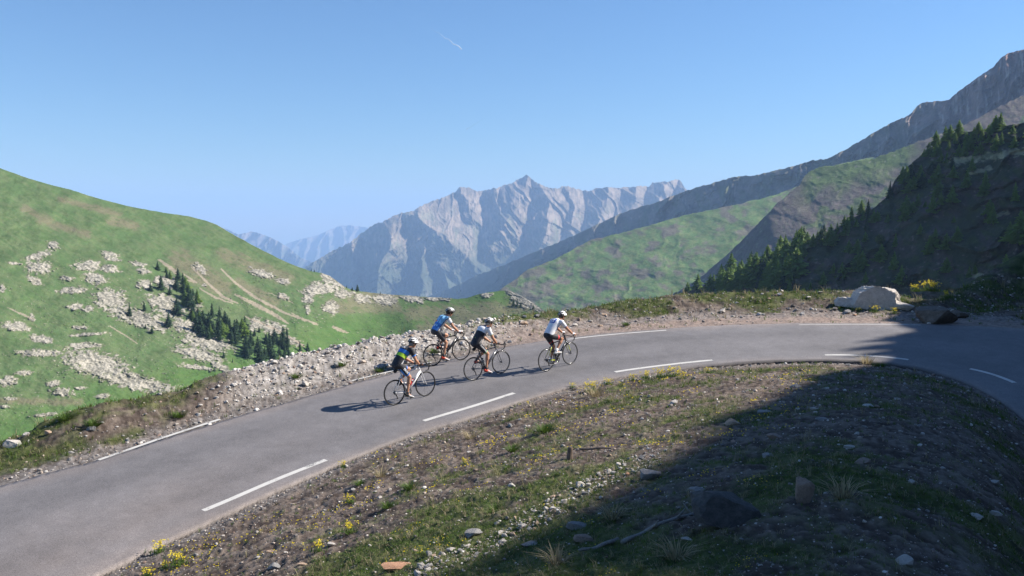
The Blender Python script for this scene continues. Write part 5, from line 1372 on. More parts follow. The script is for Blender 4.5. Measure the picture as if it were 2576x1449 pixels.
# ---- vapour trails --------------------------------------------------------
def trail(p0, p1, w0, w1, label, a):
    m, nt, b = new_mat('vapour'); b.inputs['Base Color'].default_value = (.9, .9, .92, 1); b.inputs['Roughness'].default_value = 1; b.inputs['Specular IOR Level'].default_value = 0
    tc = nt.nodes.new('ShaderNodeTexCoord'); sp = nt.nodes.new('ShaderNodeSeparateXYZ'); nt.links.new(tc.outputs['Generated'], sp.inputs[0])
    n = _noise(nt, 9, 4, .6, tc.outputs['Generated'])
    mu = nt.nodes.new('ShaderNodeMath'); mu.operation = 'MULTIPLY'; r = _ramp(nt, sp.outputs['X'], [(0, (a[0],) * 3), (1, (a[1],) * 3)]); nt.links.new(r.outputs[0], mu.inputs[0]); nt.links.new(n.outputs[0], mu.inputs[1]); nt.links.new(mu.outputs[0], b.inputs['Alpha'])
    P0, P1 = [Vector(ray(*p) * 24000) for p in (p0, p1)]
    mb = MB(); mb.rings([P0.lerp(P1, k / 12) + Vector((0, 0, 25 * math.sin(k * 1.9))) for k in range(13)], [w0 + (w1 - w0) * k / 12 for k in range(13)], 8)
    o = mb.build('contrail', m); tag(o, label, 'contrail')
trail((1078, 66), (1161, 123), 4, 14, 'bright short white vapour trail high in the sky', (.0, 1.0))
trail((1360, 341), (1400, 339), 5, 5, 'very faint thin vapour trail right of the lower one', (.12, .25))
trail((1173, 326), (1224, 294), 8, 4, 'faint short vapour trail lower in the sky', (.55, .0))
# ================================================================== riders
M_SKIN = simple_mat('tanned skin', (.46, .235, .145), .55, 0, .10, 14, .35)
M_LIPS = simple_mat('lips', (.36, .13, .10), .5)
M_BLACKF = simple_mat('black lycra', (.022, .023, .030), .62, 0, .2, 22, .35, bump=.2)
M_GREYF = simple_mat('charcoal lycra', (.040, .042, .050), .62, 0, .2, 22, .35, bump=.2)
M_WHITEF = simple_mat('white lycra', (.72, .73, .76), .65, 0, .05, 12, .3, bump=.2)
M_BLUEF = simple_mat('blue lycra', (.04, .20, .58), .6, 0, .12, 20, .3)
M_LBLUE = simple_mat('light blue lycra', (.26, .55, .80), .6, 0, .25, 9, .3)
M_DBLUE = simple_mat('deep blue lycra', (.07, .22, .58), .6, 0, .3, 9, .3)
M_LIME = simple_mat('lime lycra', (.52, .80, .06), .6, 0, .1, 20, .3)
M_GREEN = simple_mat('green lycra', (.16, .48, .05), .6, 0, .2, 20, .3)
M_GREENC = simple_mat('green cuff', (.22, .62, .22), .6)
M_REDF = simple_mat('red lycra', (.62, .04, .05), .6)
M_DBLUE2 = simple_mat('royal blue print', (.02, .09, .42), .6)
M_NAVY = simple_mat('navy lycra', (.02, .03, .08), .6)
M_HELW = gloss('white helmet shell', (.78, .78, .78), .3, 0, .3); M_HELB = simple_mat('black helmet foam', (.015, .015, .017), .6)
M_GLASS = gloss('dark lens', (.01, .01, .012), .08, 0, .8); M_HAIR = simple_mat('dark hair', (.03, .022, .018), .8, 0, .3, 90)
M_HAIRG = simple_mat('grey hair', (.25, .24, .23), .8, 0, .3, 90)
M_SHOEW = simple_mat('white shoe', (.68, .68, .68), .4, 0, .06); M_SHOEB = simple_mat('black shoe', (.02, .02, .022), .4); M_SHOER = simple_mat('red shoe', (.60, .06, .03), .4)
M_SOLE = simple_mat('shoe sole', (.03, .03, .03), .5)

def remesh(mb, voxel, name, smooth=2):
    me = mb.mesh('tmp'); o = bpy.data.objects.new('tmp', me); C.objects.link(o)
    m = o.modifiers.new('r', 'REMESH'); m.mode = 'VOXEL'; m.voxel_size = voxel; m.use_smooth_shade = True
    if smooth:
        s = o.modifiers.new('s', 'SMOOTH'); s.iterations = smooth; s.factor = .5
    dg = bpy.context.evaluated_depsgraph_get(); dg.update()
    out = bpy.data.meshes.new_from_object(o.evaluated_get(dg), depsgraph=dg)
    bpy.data.objects.remove(o); bpy.data.meshes.remove(me)
    out.name = name
    return out

def ik(a, c, l1, l2, bend):
    a, c, bend = Vector(a), Vector(c), Vector(bend)
    d = c - a; L = min(d.length, (l1 + l2) * .999); d.normalize()
    x = (l1 * l1 - l2 * l2 + L * L) / (2 * L); h = math.sqrt(max(l1 * l1 - x * x, 0))
    b = bend - d * bend.dot(d); b.normalize()
    return a + d * x + b * h

def text_on(text, bvh, origin, U, V, N, size, mat, name, parent, off=.003, stretch=1.0):
    cu = bpy.data.curves.new('t', 'FONT'); cu.body = text; cu.size = size; cu.align_x = 'CENTER'; cu.align_y = 'CENTER'; cu.resolution_u = 2; cu.offset = size * .02
    o = bpy.data.objects.new('t', cu); C.objects.link(o)
    dg = bpy.context.evaluated_depsgraph_get(); dg.update()
    me = bpy.data.meshes.new_from_object(o.evaluated_get(dg), depsgraph=dg)
    bpy.data.objects.remove(o); bpy.data.curves.remove(cu)
    drape(me, bvh, origin, U, V, N, off, stretch)
    me.materials.clear()
    return link_mesh(name, me, mat, parent)

def drape(me, bvh, origin, U, V, N, off=.003, stretch=1.0):
    bm = bmesh.new(); bm.from_mesh(me)
    bmesh.ops.subdivide_edges(bm, edges=[e for e in bm.edges if e.calc_length() > .02], cuts=1)
    bmesh.ops.triangulate(bm, faces=bm.faces)
    O, U, V, N = Vector(origin), Vector(U).normalized(), Vector(V).normalized(), Vector(N).normalized()
    for v in bm.verts:
        p = O + U * v.co.x * stretch + V * v.co.y
        h = bvh.ray_cast(p + N * .3, -N, .8)
        v.co = (h[0] if h[0] is not None else p) + N * off
    bm.to_mesh(me); bm.free()

def make_person(spec):
    root = empty('person')
    P = {k: Vector(v) for k, v in spec['pts'].items()}
    pel, wai, che, nek, hed = P['pelvis'], P['waist'], P['chest'], P['neck'], P['head']
    sp_dir = (nek - pel).normalized(); back = Vector((-sp_dir.z, 0, sp_dir.x))
    th = spec['crank']; b = MB(); jer = MB(); sho = MB()
    legs = []
    for y, ang in ((-1, th), (1, th + 180)):
        px, pz = .1725 * math.cos(R(ang)), .27 + .1725 * math.sin(R(ang))
        tilt = R(spec.get('foot', 8)) + R(10) * math.sin(R(ang)) * -1
        f = Vector((math.cos(tilt), 0, -math.sin(tilt))) ; u = Vector((math.sin(tilt), 0, math.cos(tilt)))
        ped = Vector((px, y * .10, pz + .012))
        ank = ped - f * .135 + u * .095
        hip = pel + Vector((.02, y * .085, -.03))
        kn = ik(hip, ank, .445, .435, (1, y * .02, .15))
        legs.append((y, hip, kn, ank, ped, f, u))
        # leg
        mid = hip.lerp(kn, .5); cal = kn.lerp(ank, .32)
        b.capsule(hip, mid, .084, .072, up=(0, 1, 0)).capsule(mid, kn, .072, .054).capsule(kn, cal, .050, .056).capsule(cal - Vector((.012, 0, 0)), kn.lerp(ank, .62), .046, .034).capsule(kn.lerp(ank, .6), ank, .034, .030)
        b.ellipsoid(kn + Vector((.014, 0, .0)), (.042, .04, .048))
        b.capsule(ank, ped + u * .035, .030, .028)
        e = kn.lerp(hip, spec.get('hem', .20))
        sho.capsule(hip, mid, .096, .082).rings([mid, mid.lerp(e, .5), e], [.082, .074, .067], 18)
    # trunk
    def trunk(mb, g):
        mb.ellipsoid(pel + Vector((-.02, 0, -.01)), (.105 + g, .145 + g, .10 + g))
        mb.rings([pel, pel.lerp(wai, .6), wai, wai.lerp(che, .5), che, che.lerp(nek, .55)], [(.112 + g, .150 + g), (.112 + g, .150 + g), (.112 + g, .150 + g), (.120 + g, .162 + g), (.124 + g, .176 + g), (.092 + g, .148 + g)], 22, up=back)
        mb.ellipsoid(che + back * .0, (.13 + g, .158 + g, .125 + g))
    trunk(b, -.006); 
    jb = MB(); jb.rings([pel.lerp(wai, -.05) + back * .006, pel.lerp(wai, .5), wai, wai.lerp(che, .5), che, che.lerp(nek, .6), nek + (nek - che) * .10],
                        [(.122, .163), (.124, .162), (.122, .160), (.130, .172), (.134, .188), (.102, .152), (.058, .064)], 24, up=back)
    jer.add(jb.v, jb.f); jer.ellipsoid(che.lerp(nek, .15), (.148, .186, .140))
    sho.ellipsoid(pel + Vector((-.02, 0, -.012)), (.122, .160, .115)); sho.rings([pel, pel.lerp(wai, .45)], [(.118, .152), (.110, .146)], 22, up=back)
    arms = []
    for y in (-1, 1):
        sh = Vector((P['shoulder'].x, y * .192, P['shoulder'].z)); hd = Vector((P['hand'].x, y * P['hand'].y, P['hand'].z))
        wr = hd + Vector((-.075, y * .004, .028))
        el = ik(sh, wr, .305, .27, (-.35, y * .75, -.6))
        arms.append((y, sh, el, wr, hd))
        b.capsule(sh, sh.lerp(el, .5), .056, .050).capsule(sh.lerp(el, .5), el, .050, .040).capsule(el, el.lerp(wr, .35), .040, .044).capsule(el.lerp(wr, .35), wr, .044, .028)
        b.capsule(che.lerp(nek, .3) + Vector((0, y * .06, .0)), sh, .07, .054)
        jer.capsule(che.lerp(nek, .35) + Vector((0, y * .06, .0)), sh, .088, .074)
        cu = sh.lerp(el, spec.get('sleeve', .62))
        jer.capsule(sh, sh, .074, .074).rings([sh, sh.lerp(cu, .5), cu], [.073, .064, .057], 18)
        # hand closed over the bar: palm, four fingers of different length, thumb on the inside
        fwd = Vector((1, 0, 0)); dn = Vector((0, 0, -1))
        if spec.get('hoods'):
            b.capsule(wr, hd + Vector((-.01, 0, .016)), .024, .022); b.ellipsoid(hd + Vector((-.012, 0, .012)), (.045, .034, .022))
            for k, (dx, ln) in enumerate(((.036, .046), (.016, .054), (-.004, .052), (-.023, .042))):
                a0 = hd + Vector((dx, y * .024, .012)); a1 = a0 + Vector((.006, y * .013, -.022)); a2 = a1 + Vector((.002, -y * .016, -ln * .55))
                b.capsule(a0, a1, .0098, .0092, 8).capsule(a1, a2, .0092, .0082, 8)
            t0 = hd + Vector((-.012, -y * .020, .010)); t1 = t0 + Vector((.030, -y * .014, -.006)); b.capsule(t0, t1, .0115, .010, 8).capsule(t1, t1 + Vector((.018, y * .006, -.016)), .010, .0085, 8)
        else:
            b.capsule(wr, hd + Vector((-.012, 0, .014)), .024, .022); b.ellipsoid(hd + Vector((-.015, 0, .012)), (.038, .040, .021))
            for k, (dy, ln) in enumerate(((-.030, .044), (-.010, .052), (.010, .050), (.029, .040))):
                a0 = hd + Vector((.012, y * dy, .016)); a1 = a0 + Vector((.022, 0, -.012)); a2 = a1 + Vector((-.004, 0, -ln * .5)); a3 = a2 + Vector((-.016, 0, -.006))
                b.capsule(a0, a1, .0098, .0094, 8).capsule(a1, a2, .0094, .0088, 8).capsule(a2, a3, .0088, .008, 8)
            t0 = hd + Vector((-.014, -y * .034, .004)); t1 = t0 + Vector((.020, -y * .012, -.016)); b.capsule(t0, t1, .0115, .010, 8).capsule(t1, t1 + Vector((.018, y * .004, -.014)), .010, .0085, 8)
    # neck and head
    pit = R(spec.get('head_pitch', 14)); yaw = R(spec.get('head_yaw', 0))
    HM = Matrix.Rotation(yaw, 3, 'Z') @ Matrix.Rotation(pit, 3, 'Y')
    hp = lambda x, y, z: hed + HM @ Vector((x, y, z))
    b.capsule(che.lerp(nek, .8), hp(-.035, 0, -.06), .058, .052)
    b.ellipsoid(hp(-.012, 0, .018), (.098, .077, .100), 20, 14, M=HM); b.ellipsoid(hp(.030, 0, -.045), (.060, .055, .062), 16, 10, M=HM); b.ellipsoid(hp(.062, 0, -.088), (.026, .027, .020), 12, 8, M=HM)
    b.capsule(hp(.085, 0, .012), hp(.106, 0, -.026), .009, .0135, 8); b.ellipsoid(hp(.078, 0, .030), (.020, .050, .014), 12, 8, M=HM)
    for y in (-1, 1):
        b.ellipsoid(hp(.055, y * .036, -.022), (.030, .022, .024), 10, 8, M=HM)
        b.ellipsoid(hp(-.008, y * .078, -.012), (.017, .009, .030), 10, 8, M=HM)
    b.capsule(hp(.084, -.018, -.062), hp(.084, .018, -.062), .008, .008, 8)
    body = link_mesh('body', remesh(b, .0062, 'body', 3), M_SKIN, root)
    MB().capsule(hp(.0905, -.017, -.061), hp(.0905, .017, -.061), .0035, .0035, 8).build('mouth', M_LIPS, body)
    # glasses over the eyes
    g = MB()
    for y in (-1, 1):
        g.ellipsoid(hp(.080, y * .034, .006), (.012, .032, .020), 12, 8, M=HM); g.rings([hp(.078, y * .062, .010), hp(.0, y * .083, .006)], .0035, 6)
    g.rings([hp(.092, -.012, .010), hp(.092, .012, .010)], .004, 6); g.build('sunglasses', M_GLASS, root)
    for y in (-1, 1):
        pass
    h = MB(); h.ellipsoid(hp(-.028, 0, .004), (.092, .080, .088), 18, 12, M=HM); h.ellipsoid(hp(-.052, 0, -.040), (.050, .056, .048), 14, 10, M=HM)
    h.build('hair', spec.get('hair', M_HAIR), root)
    # clothing
    shm = remesh(sho, .0085, 'shorts', 3); jm = remesh(jer, .0085, 'jersey', 3)
    def paint(me, fn):
        n = len(me.polygons); c = np.empty(n * 3, np.float32); me.polygons.foreach_get('center', c); c = c.reshape(-1, 3)
        me.polygons.foreach_set('material_index', fn(c).astype(np.int32))
    pv, nv = np.array(pel), np.array(nek); sd = (nv - pv) / np.linalg.norm(nv - pv) ; bk = np.array(back); L = np.linalg.norm(nv - pv)
    def jf(c):
        q = c - pv; s = (q @ sd) / L; bb = q @ bk
        arm = np.zeros(len(c)); 
        for y, sh, el, wr, hd in arms:
            a = np.array(el - sh); la = np.linalg.norm(a); t = ((c - np.array(sh)) @ (a / la)) / la
            dist = np.linalg.norm(c - np.array(sh) - np.outer(np.clip(t, 0, 1) * la, a / la), axis=1)
            arm = np.where((dist < .085) & (t > .02) & (np.sign(c[:, 1]) == y) , np.maximum(arm, t + .001), arm)
        return spec['jersey_fn'](s, bb, c[:, 1], arm, c)
    def sf(c):
        leg = np.zeros(len(c)); fr = np.zeros(len(c))
        for y, hip, kn, ank, ped, f, u in legs:
            a = np.array(kn - hip); la = np.linalg.norm(a); a /= la; q = c - np.array(hip); t = (q @ a) / la
            side = (np.sign(c[:, 1]) == y)
            leg = np.where(side, t, leg)
            nn = np.array([-a[2], 0, a[0]]); fr = np.where(side, -(q @ nn), fr)
        return spec['shorts_fn'](leg, fr, c[:, 1], c)
    paint(jm, jf); paint(shm, sf)
    jo = link_mesh('jersey', jm, spec['jersey_mats'], root); so = link_mesh('shorts', shm, spec['shorts_mats'], root)
    bvj = BVHTree.FromPolygons([v.co.copy() for v in jm.vertices], [tuple(p.vertices) for p in jm.polygons])
    bvs = BVHTree.FromPolygons([v.co.copy() for v in shm.vertices], [tuple(p.vertices) for p in shm.polygons])
    S = lambda s, y=0.0, k=0.0: pel + sp_dir * L * s + Vector((0, y, 0)) + back * k
    y, hip, kn, ank, ped, f, u = legs[0]
    tdir = (kn - hip).normalized()
    for kind, txt, size, s0, mat in spec.get('text', []):
        if kind == 'back': text_on(txt, bvj, S(s0), (0, -1, 0), sp_dir, back, size, mat, 'lettering', jo)
        if kind == 'side': text_on(txt, bvj, S(s0, -.1, -.02), sp_dir, back, (0, -1, 0), size, mat, 'lettering', jo)
        if kind == 'thigh': text_on(txt, bvs, hip + tdir * .445 * s0 + Vector((0, -.05, 0)) - Vector((-tdir.z, 0, tdir.x)) * -.004, tdir, Vector((-tdir.z, 0, tdir.x)), (0, -1, 0), size, mat, 'lettering', so)
    if spec.get('emblem'):
        nx, ny = 46, 38; gx, gy = np.meshgrid(np.linspace(-.115, .115, nx), np.linspace(-.095, .095, ny))
        F = grid_faces(ny, nx); cx = gx.ravel()[F].mean(1); cy = gy.ravel()[F].mean(1)
        mi = np.zeros(len(F), int)
        for ax, ay in ((-.042, .032), (.036, .036), (-.036, -.036), (.042, -.032)): mi[np.hypot(cx - ax, cy - ay) < .033] = 1
        mi[np.hypot(cx, cy) < .016] = 2
        keep = (np.abs(cx) < .108) & (np.abs(cy) < .088) & (np.abs(cx) + np.abs(cy) < .175)
        me = np_mesh('emblem', np.stack([gx.ravel(), gy.ravel(), gx.ravel() * 0], -1), F[keep], True, None, mi[keep])
        bm = bmesh.new(); bm.from_mesh(me); O = S(.74)
        for v in bm.verts:
            p = O + Vector((0, -1, 0)) * v.co.x + sp_dir * v.co.y; h_ = bvj.ray_cast(p + back * .3, -back, .8); v.co = (h_[0] if h_[0] is not None else p) + back * .004
        bm.to_mesh(me); bm.free(); link_mesh('emblem', me, [M_DBLUE2, M_WHITEF, M_REDF], jo)
    for s0, y0, mat, w, hgt in spec.get('pockets', []):
        me = bpy.data.meshes.new('p'); me.from_pydata([(-w, -hgt, 0), (w, -hgt, 0), (w, hgt, 0), (-w, hgt, 0)], [], [(0, 1, 2, 3)])
        drape(me, bvj, S(s0, y0), (0, -1, 0), sp_dir, back, .004)
        link_mesh('pocket_item', me, mat, jo)
    # gloves, socks, shoes
    if spec.get('gloves'):
        for y, sh, el, wr, hd in arms:
            q = MB(); q.capsule(wr.lerp(hd, .12), hd + Vector((-.012, 0, .016)), .030, .028).ellipsoid(hd + Vector((-.010, 0, .015)), (.046, .046, .026))
            q.build('glove', spec['gloves'], root)
    for y, hip, kn, ank, ped, f, u in legs:
        MB().rings([ank.lerp(kn, spec.get('sock', .12)), ank.lerp(kn, .04), ank - u * .01], [.038, .037, .038], 14).build('sock', spec['sock_mat'], root)
        q = MB()
        prof = [(-.205, .026, .050, .018), (-.185, .038, .060, .034), (-.14, .044, .064, .036), (-.09, .036, .052, .036), (-.03, .026, .040, .042), (.03, .020, .032, .044), (.07, .015, .026, .036), (.095, .008, .018, .016)]
        q.rings([ped + f * x + u * (z * 1.0) for x, hz, z, wy in prof], [(hz, wy) for x, hz, z, wy in prof], 16, up=u)
        for k_, (f_) in enumerate(q.f):
            q.m[k_] = 1 if min(f_) < 48 else 0
        so2 = q.build('shoe', [spec['shoe'], spec['heel']], root)
        q = MB(); q.rings([ped + f * x + u * z for x, z in ((-.195, .012), (-.1, .012), (.0, .006), (.09, .010))], [(.008, .028), (.007, .026), (.008, .038), (.005, .02)], 12, up=u)
        q.build('sole', M_SOLE, so2)
        q = MB()
        for k, x in enumerate((-.07, -.03, .01)):
            q.rings([ped + f * x + u * (.046 - .009 * k + (.037 - .006 * k) * math.cos(s * 1.5)) + Vector((0, (.039 + .003 * k) * math.sin(s * 1.5), 0)) for s in (-1, -.6, -.2, .2, .6, 1)], [(.0035, .009)] * 6, 6)
        q.build('strap', spec['shoe_strap'], so2)
    # helmet
    nu, nvv = 40, 26; V = []; MI = []; F = []
    Hm = MB()
    for j in range(nvv + 1):
        s = -1 + 2 * j / nvv                                   # along the head, back to front
        prof_ = math.sqrt(max(1 - abs(s) ** 2.6, 0)) 
        for i in range(nu + 1):
            q = math.pi * i / nu                               # across, right to left over the top
            x = .002 + s * .142
            zc = .030 + .012 * s
            ry = .100 * max(prof_, .02); rz = .118 * max(prof_, .02) * (1 - .12 * (s > 0) * s)
            vy = -math.cos(q) * ry; vz = math.sin(q) * rz + zc - .010 * (1 - math.sin(q)) * (1 if s < 0 else .2)
            ribs = (q / math.pi * 5 + .5) % 1.0 if spec.get('dark_rear') else (q / math.pi * 4 + .5) % 1.0
            vent = (.2 < ribs < .9) and (abs(s) < .9) and (math.sin(q) > .22) and not (-.06 < s < .04) 
            V.append((x, vy * (.93 if vent else 1), vz * (.95 if vent else 1), vent))
    for j in range(nvv):
        for i in range(nu):
            a = j * (nu + 1) + i; F.append((a, a + 1, a + nu + 2, a + nu + 1)); MI.append(1 if sum(V[k][3] for k in (a, a + 1, a + nu + 2, a + nu + 1)) >= 3 else 0)
            if j < nvv * (.36 if spec.get('dark_rear') else .16) and i % 4 < 3 : MI[-1] = 1
            if i < 5 or i > nu - 6: MI[-1] = 1 if spec.get('dark_rear') or j < nvv * .4 else MI[-1]
    me = bpy.data.meshes.new('helmet'); me.from_pydata([tuple(hp(*v[:3])) for v in V], [], F); me.polygons.foreach_set('material_index', MI); me.polygons.foreach_set('use_smooth', [True] * len(F)); me.update()
    ho = link_mesh('helmet', me, [spec.get('shell', M_HELW), M_HELB], root)
    md = ho.modifiers.new('thick', 'SOLIDIFY'); md.thickness = .012; md.offset = -1
    q = MB(); q.ellipsoid(hp(-.003, 0, .036), (.126, .088, .094), 20, 12, M=HM); q.build('helmet_liner', M_HELB, ho)
    q = MB()
    for y in (-1, 1):
        q.rings([hp(.045, y * .083, .03), hp(.025, y * .074, -.045), hp(.045, y * .03, -.102)], [(.006, .002)] * 3, 6, up=(1, 0, 0)); q.rings([hp(-.06, y * .083, .02), hp(.025, y * .075, -.045)], [(.006, .002)] * 2, 6, up=(1, 0, 0))
    q.build('chin_strap', M_HELB, ho)
    return root

def mat_at(cx, hdg, grd):
    M = Matrix.Rotation(hdg, 4, 'Z') @ Matrix.Rotation(-grd, 4, 'Y')
    M.translation = Vector(cx); return M

W = lambda c, *rules: c
def sel(n, default, *rules):
    out = np.full(n, default)
    for m, v in rules: out[m] = v
    return out

def base_pts(**kw):
    p = dict(pelvis=(-.245, 0, 1.05), waist=(-.155, 0, 1.175), chest=(.02, 0, 1.335), neck=(.145, 0, 1.42), head=(.305, 0, 1.495), shoulder=(.10, 0, 1.385), hand=(.43, .125, .922))
    p.update(kw); return p

def jA(s, b, y, arm, c):
    return sel(len(s), 0, ((s > .56) & (s < .745) & (b > -.045) & (arm < .15), 1), ((s > .36) & (s < .535) & (b > -.045), 2), ((s > .36) & (s < .535) & (b > -.045) & (y > -.01), 3), (arm > .50, 1), ((s > .05) & (s < .34) & (b < .0) & (b > -.035) & (np.abs(y) > .1), 4))
def sA(t, fr, y, c):
    return sel(len(t), 0, ((t > .12) & (t < .7) & (fr > .060) & (fr < .085) & (np.abs(y) > .06), 1), (t > .71, 1))
def jB(s, b, y, arm, c):
    tors = arm < .12; ay = np.abs(y)
    return sel(len(s), 1, (tors & (s < .42), 2), (tors & (s > .15) & (np.sin(y * 55) > .93), 0), (tors & (b < .03) & (ay > .10), 0), (tors & (b < .005) & (ay > .10), 3), ((s > .95), 0), (tors & (s > .72) & (ay > .07) & (ay < .10), 0),
               (tors & (b < -.07), 1), (arm > .12, 3), ((arm > .12) & (c[:, 2] > c[:, 2].max() - .11) & (ay > .20), 1), (arm > .55, 0), (tors & (s > .45) & (s < .53) & (y > -.02) & (y < .07) & (b > .03), 4))
def jC(s, b, y, arm, c):
    tors = arm < .1; line = .60 + .55 * np.clip(.02 - b, 0, .2)
    return sel(len(s), 1, (tors & (s < line), 0), ((s > .90) & (b > .02), 2), (tors & (b < -.06) & (s < .6), 3), (arm > .575, 4))
def sC(t, fr, y, c): return sel(len(t), 0, (t > .735, 1))
def jD(s, b, y, arm, c):
    return sel(len(s), 0, ((arm > .56), 1), ((arm < .1) & (s > .3) & (s < .75) & (b < -.005) & (b > -.03) & (np.abs(y) > .11), 1))
def sD(t, fr, y, c):
    return sel(len(t), 0, ((t > .50) & (t < .62), 1), ((t < .02) & (c[:, 2] > 1.145), 1))
def sB(t, fr, y, c): return sel(len(t), 0)

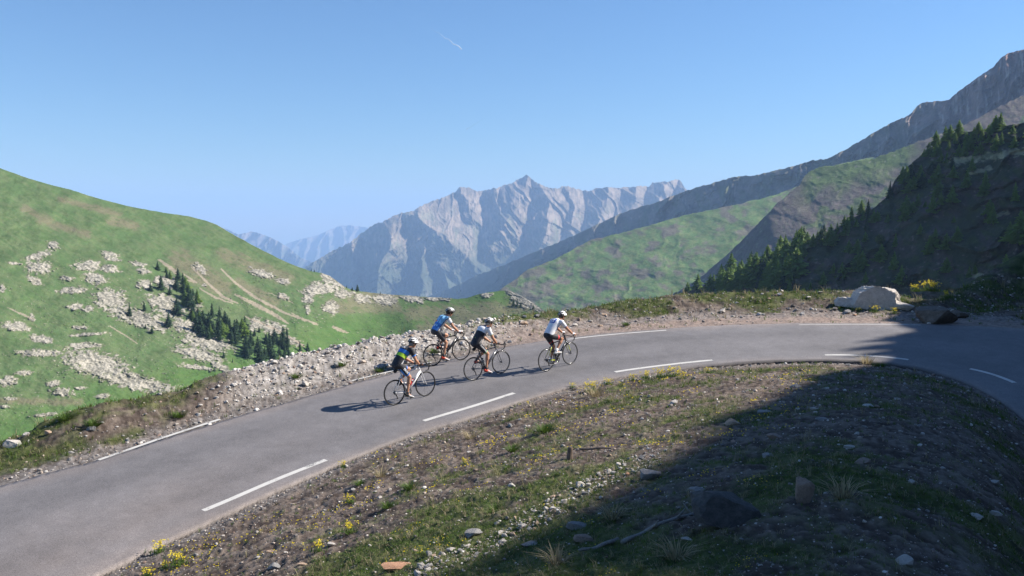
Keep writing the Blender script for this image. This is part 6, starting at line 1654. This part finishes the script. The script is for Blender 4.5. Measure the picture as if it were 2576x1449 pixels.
RIDERS = [
 dict(rear=(1582, 1568.7, 104.4), front=(1706.9, 1534.6, 99),
  blabel='white road bicycle with a black saddle bag, lowest and leftmost of the four', plabel='cyclist in a black jersey with blue and lime bands, last rider at the left',
  bike=dict(frame=M_WHITE, fork=M_WHITE, rim=M_RIM, crank=-82, bag=True, spokes=18, post=M_WHITE, logo=M_GREYP, brake_track=False),
  bottle=(M_REDW, M_BLK, False, 'red and white water bottle in the white bicycle'),
  man=dict(pts=base_pts(), crank=-82, jersey_fn=jA, shorts_fn=sA, jersey_mats=[M_BLACKF, M_BLUEF, M_LIME, M_GREEN, M_WHITEF], shorts_mats=[M_BLACKF, M_BLUEF], head_pitch=22, gloves=M_BLACKF, sock=.1, sock_mat=M_BLACKF,
    shoe=M_SHOEW, heel=M_SHOEB, shoe_strap=M_SHOEB, hair=M_HAIRG, text=[('back', 'EKOI', .085, .85, M_WHITEF), ('thigh', 'EKOI', .085, .45, M_WHITEF), ('side', 'EKOI', .06, .2, M_WHITEF)], pockets=[(.27, .05, M_WHITEF, .025, .02), (.16, .07, M_GREYF, .03, .02)])),
 dict(rear=(1735, 1420.8, 86.2), front=(1848.6, 1399, 82.8),
  blabel='black road bicycle ridden along the outer white line by the blue jersey rider', plabel='cyclist in a blue and white striped jersey, farthest to the outer edge of the road',
  bike=dict(frame=M_CARB, fork=M_CARB, rim=M_RIM, crank=-88, spokes=20, computer=True),
  bottle=(M_BOTB, M_BLK, False, 'black water bottle on the black bicycle beside the gravel'),
  man=dict(pts=base_pts(neck=(.15, 0, 1.44), head=(.295, 0, 1.53), chest=(.02, 0, 1.345), shoulder=(.11, 0, 1.40), hand=(.50, .20, .922)), crank=-88, jersey_fn=jB, shorts_fn=sB, jersey_mats=[M_NAVY, M_LBLUE, M_DBLUE, M_WHITEF, M_REDF],
    shorts_mats=[M_GREYF], head_pitch=20, gloves=M_WHITEF, sock=.17, sock_mat=M_BLACKF, shoe=M_SHOEW, heel=M_SHOER, shoe_strap=M_SHOER, dark_rear=True, pockets=[(.22, -.02, M_WHITEF, .03, .035), (.24, -.10, M_LBLUE, .02, .03), (.66, .02, M_WHITEF, .05, .008)])),
 dict(rear=(1894.4, 1475, 95.3), front=(2009.8, 1447.3, 91),
  blabel='grey and black road bicycle with a saddle bag, right behind the leading one', plabel='cyclist in a jersey white above and black below with green cuffs',
  bike=dict(frame=M_GREYP, fork=M_GREYP, rim=M_RIM, crank=-62, bag=True, spokes=20, computer=True, brake_track=True),
  bottle=(M_BOTC, M_BLK, True, 'clear water bottle with a black cap on the seat tube of the grey bicycle'),
  man=dict(pts=base_pts(neck=(.14, 0, 1.45), head=(.275, 0, 1.535), chest=(.01, 0, 1.35), shoulder=(.095, 0, 1.41), hand=(.45, .14, .922)), crank=-62, jersey_fn=jC, shorts_fn=sC, jersey_mats=[M_BLACKF, M_WHITEF, M_NAVY, M_GREYF, M_GREENC],
    shorts_mats=[M_BLACKF, M_GREENC], head_pitch=12, gloves=M_GREYF, sock=.13, sock_mat=M_BLACKF, shoe=M_SHOEW, heel=M_SHOER, shoe_strap=M_SHOER, hair=M_HAIRG, dark_rear=True,
    text=[('side', 'CANNONDALE', .055, .40, M_WHITEF), ('thigh', 'Cannondale', .068, .42, M_WHITEF)], pockets=[(.2, -.03, M_LIME, .007, .01)])),
 dict(rear=(2183.4, 1441, 92.3), front=(2288, 1411, 88.5),
  blabel='black road bicycle with yellow accents on fork and stays, front of the group', plabel='cyclist in a white jersey with a blue emblem on the back, leading the group',
  bike=dict(frame=M_CARB, fork=M_CARB, rim=M_RIM, crank=72, spokes=20, accent=M_YEL, logo=M_WHITE, computer=True, chain=M_STEEL, brake_track=True),
  bottle=(M_BOTB, M_BLK, True, 'dark water bottle on the seat tube of the leading bicycle'),
  man=dict(pts=base_pts(pelvis=(-.245, 0, 1.05), waist=(-.145, 0, 1.175), chest=(.03, 0, 1.33), neck=(.18, 0, 1.425), head=(.355, 0, 1.50), shoulder=(.13, 0, 1.375), hand=(.60, .208, .935)), hoods=True, crank=72, jersey_fn=jD, shorts_fn=sD,
    jersey_mats=[M_WHITEF, M_DBLUE, M_REDF], shorts_mats=[M_BLACKF, M_REDF], head_pitch=14, gloves=M_WHITEF, sock=.22, sock_mat=M_WHITEF, shoe=M_SHOEW, heel=M_SHOEW, shoe_strap=M_GREYF, emblem=True, text=[('side', 'FDJ', .07, .5, M_DBLUE)])),
]
for rd in RIDERS:
    con = []
    for x, y, d in (rd['rear'], rd['front']):
        con.append(Vector(on_plane(x * PW / 4096, (y + d / 2) * PW / 4096)))
    d = con[1] - con[0]; mid = (con[0] + con[1]) / 2; dn = d.normalized()
    # make the pitch follow the road plane exactly
    hd2 = math.atan2(d.y, d.x); g = math.atan(PA * math.cos(hd2) + PB * math.sin(hd2))
    org = mid - dn * .095; org.z = zplane(org.x, org.y) + .004
    M = mat_at(org, hd2, g)
    bk = make_bicycle(rd['bike']); bk.matrix_world = M; tag(bk, rd['blabel'], 'bicycle', 'road bicycles climbing the bend')
    bt = rd['bottle']; bo = make_bottle(bt[0], bt[1], bt[2]); bo.matrix_world = M; tag(bo, bt[3], 'water bottle')
    pr = make_person(rd['man']); pr.matrix_world = M; tag(pr, rd['plabel'], 'cyclist', 'cyclists climbing the bend')
# ================================================================== air
def haze_box(density, color):
    V = np.array([(x, y, z) for x in (-22000, 16000) for y in (-3000, 21000) for z in (-1050, 640)], float)
    F = np.array([(0, 1, 3, 2), (4, 6, 7, 5), (0, 4, 5, 1), (2, 3, 7, 6), (0, 2, 6, 4), (1, 5, 7, 3)])
    m = bpy.data.materials.new('haze'); m.use_nodes = True
    nt = m.node_tree
    for n in list(nt.nodes): nt.nodes.remove(n)
    o = nt.nodes.new('ShaderNodeOutputMaterial'); v = nt.nodes.new('ShaderNodeVolumePrincipled')
    v.inputs['Density'].default_value = density; v.inputs['Color'].default_value = (*color, 1)
    v.inputs['Anisotropy'].default_value = 0.0
    nt.links.new(v.outputs[0], o.inputs['Volume'])
    tag(link_mesh('haze', np_mesh('haze', V, F, False), m), None, None, None, 'stuff')
haze_box(0.000088, (0.42, 0.64, 1.0))
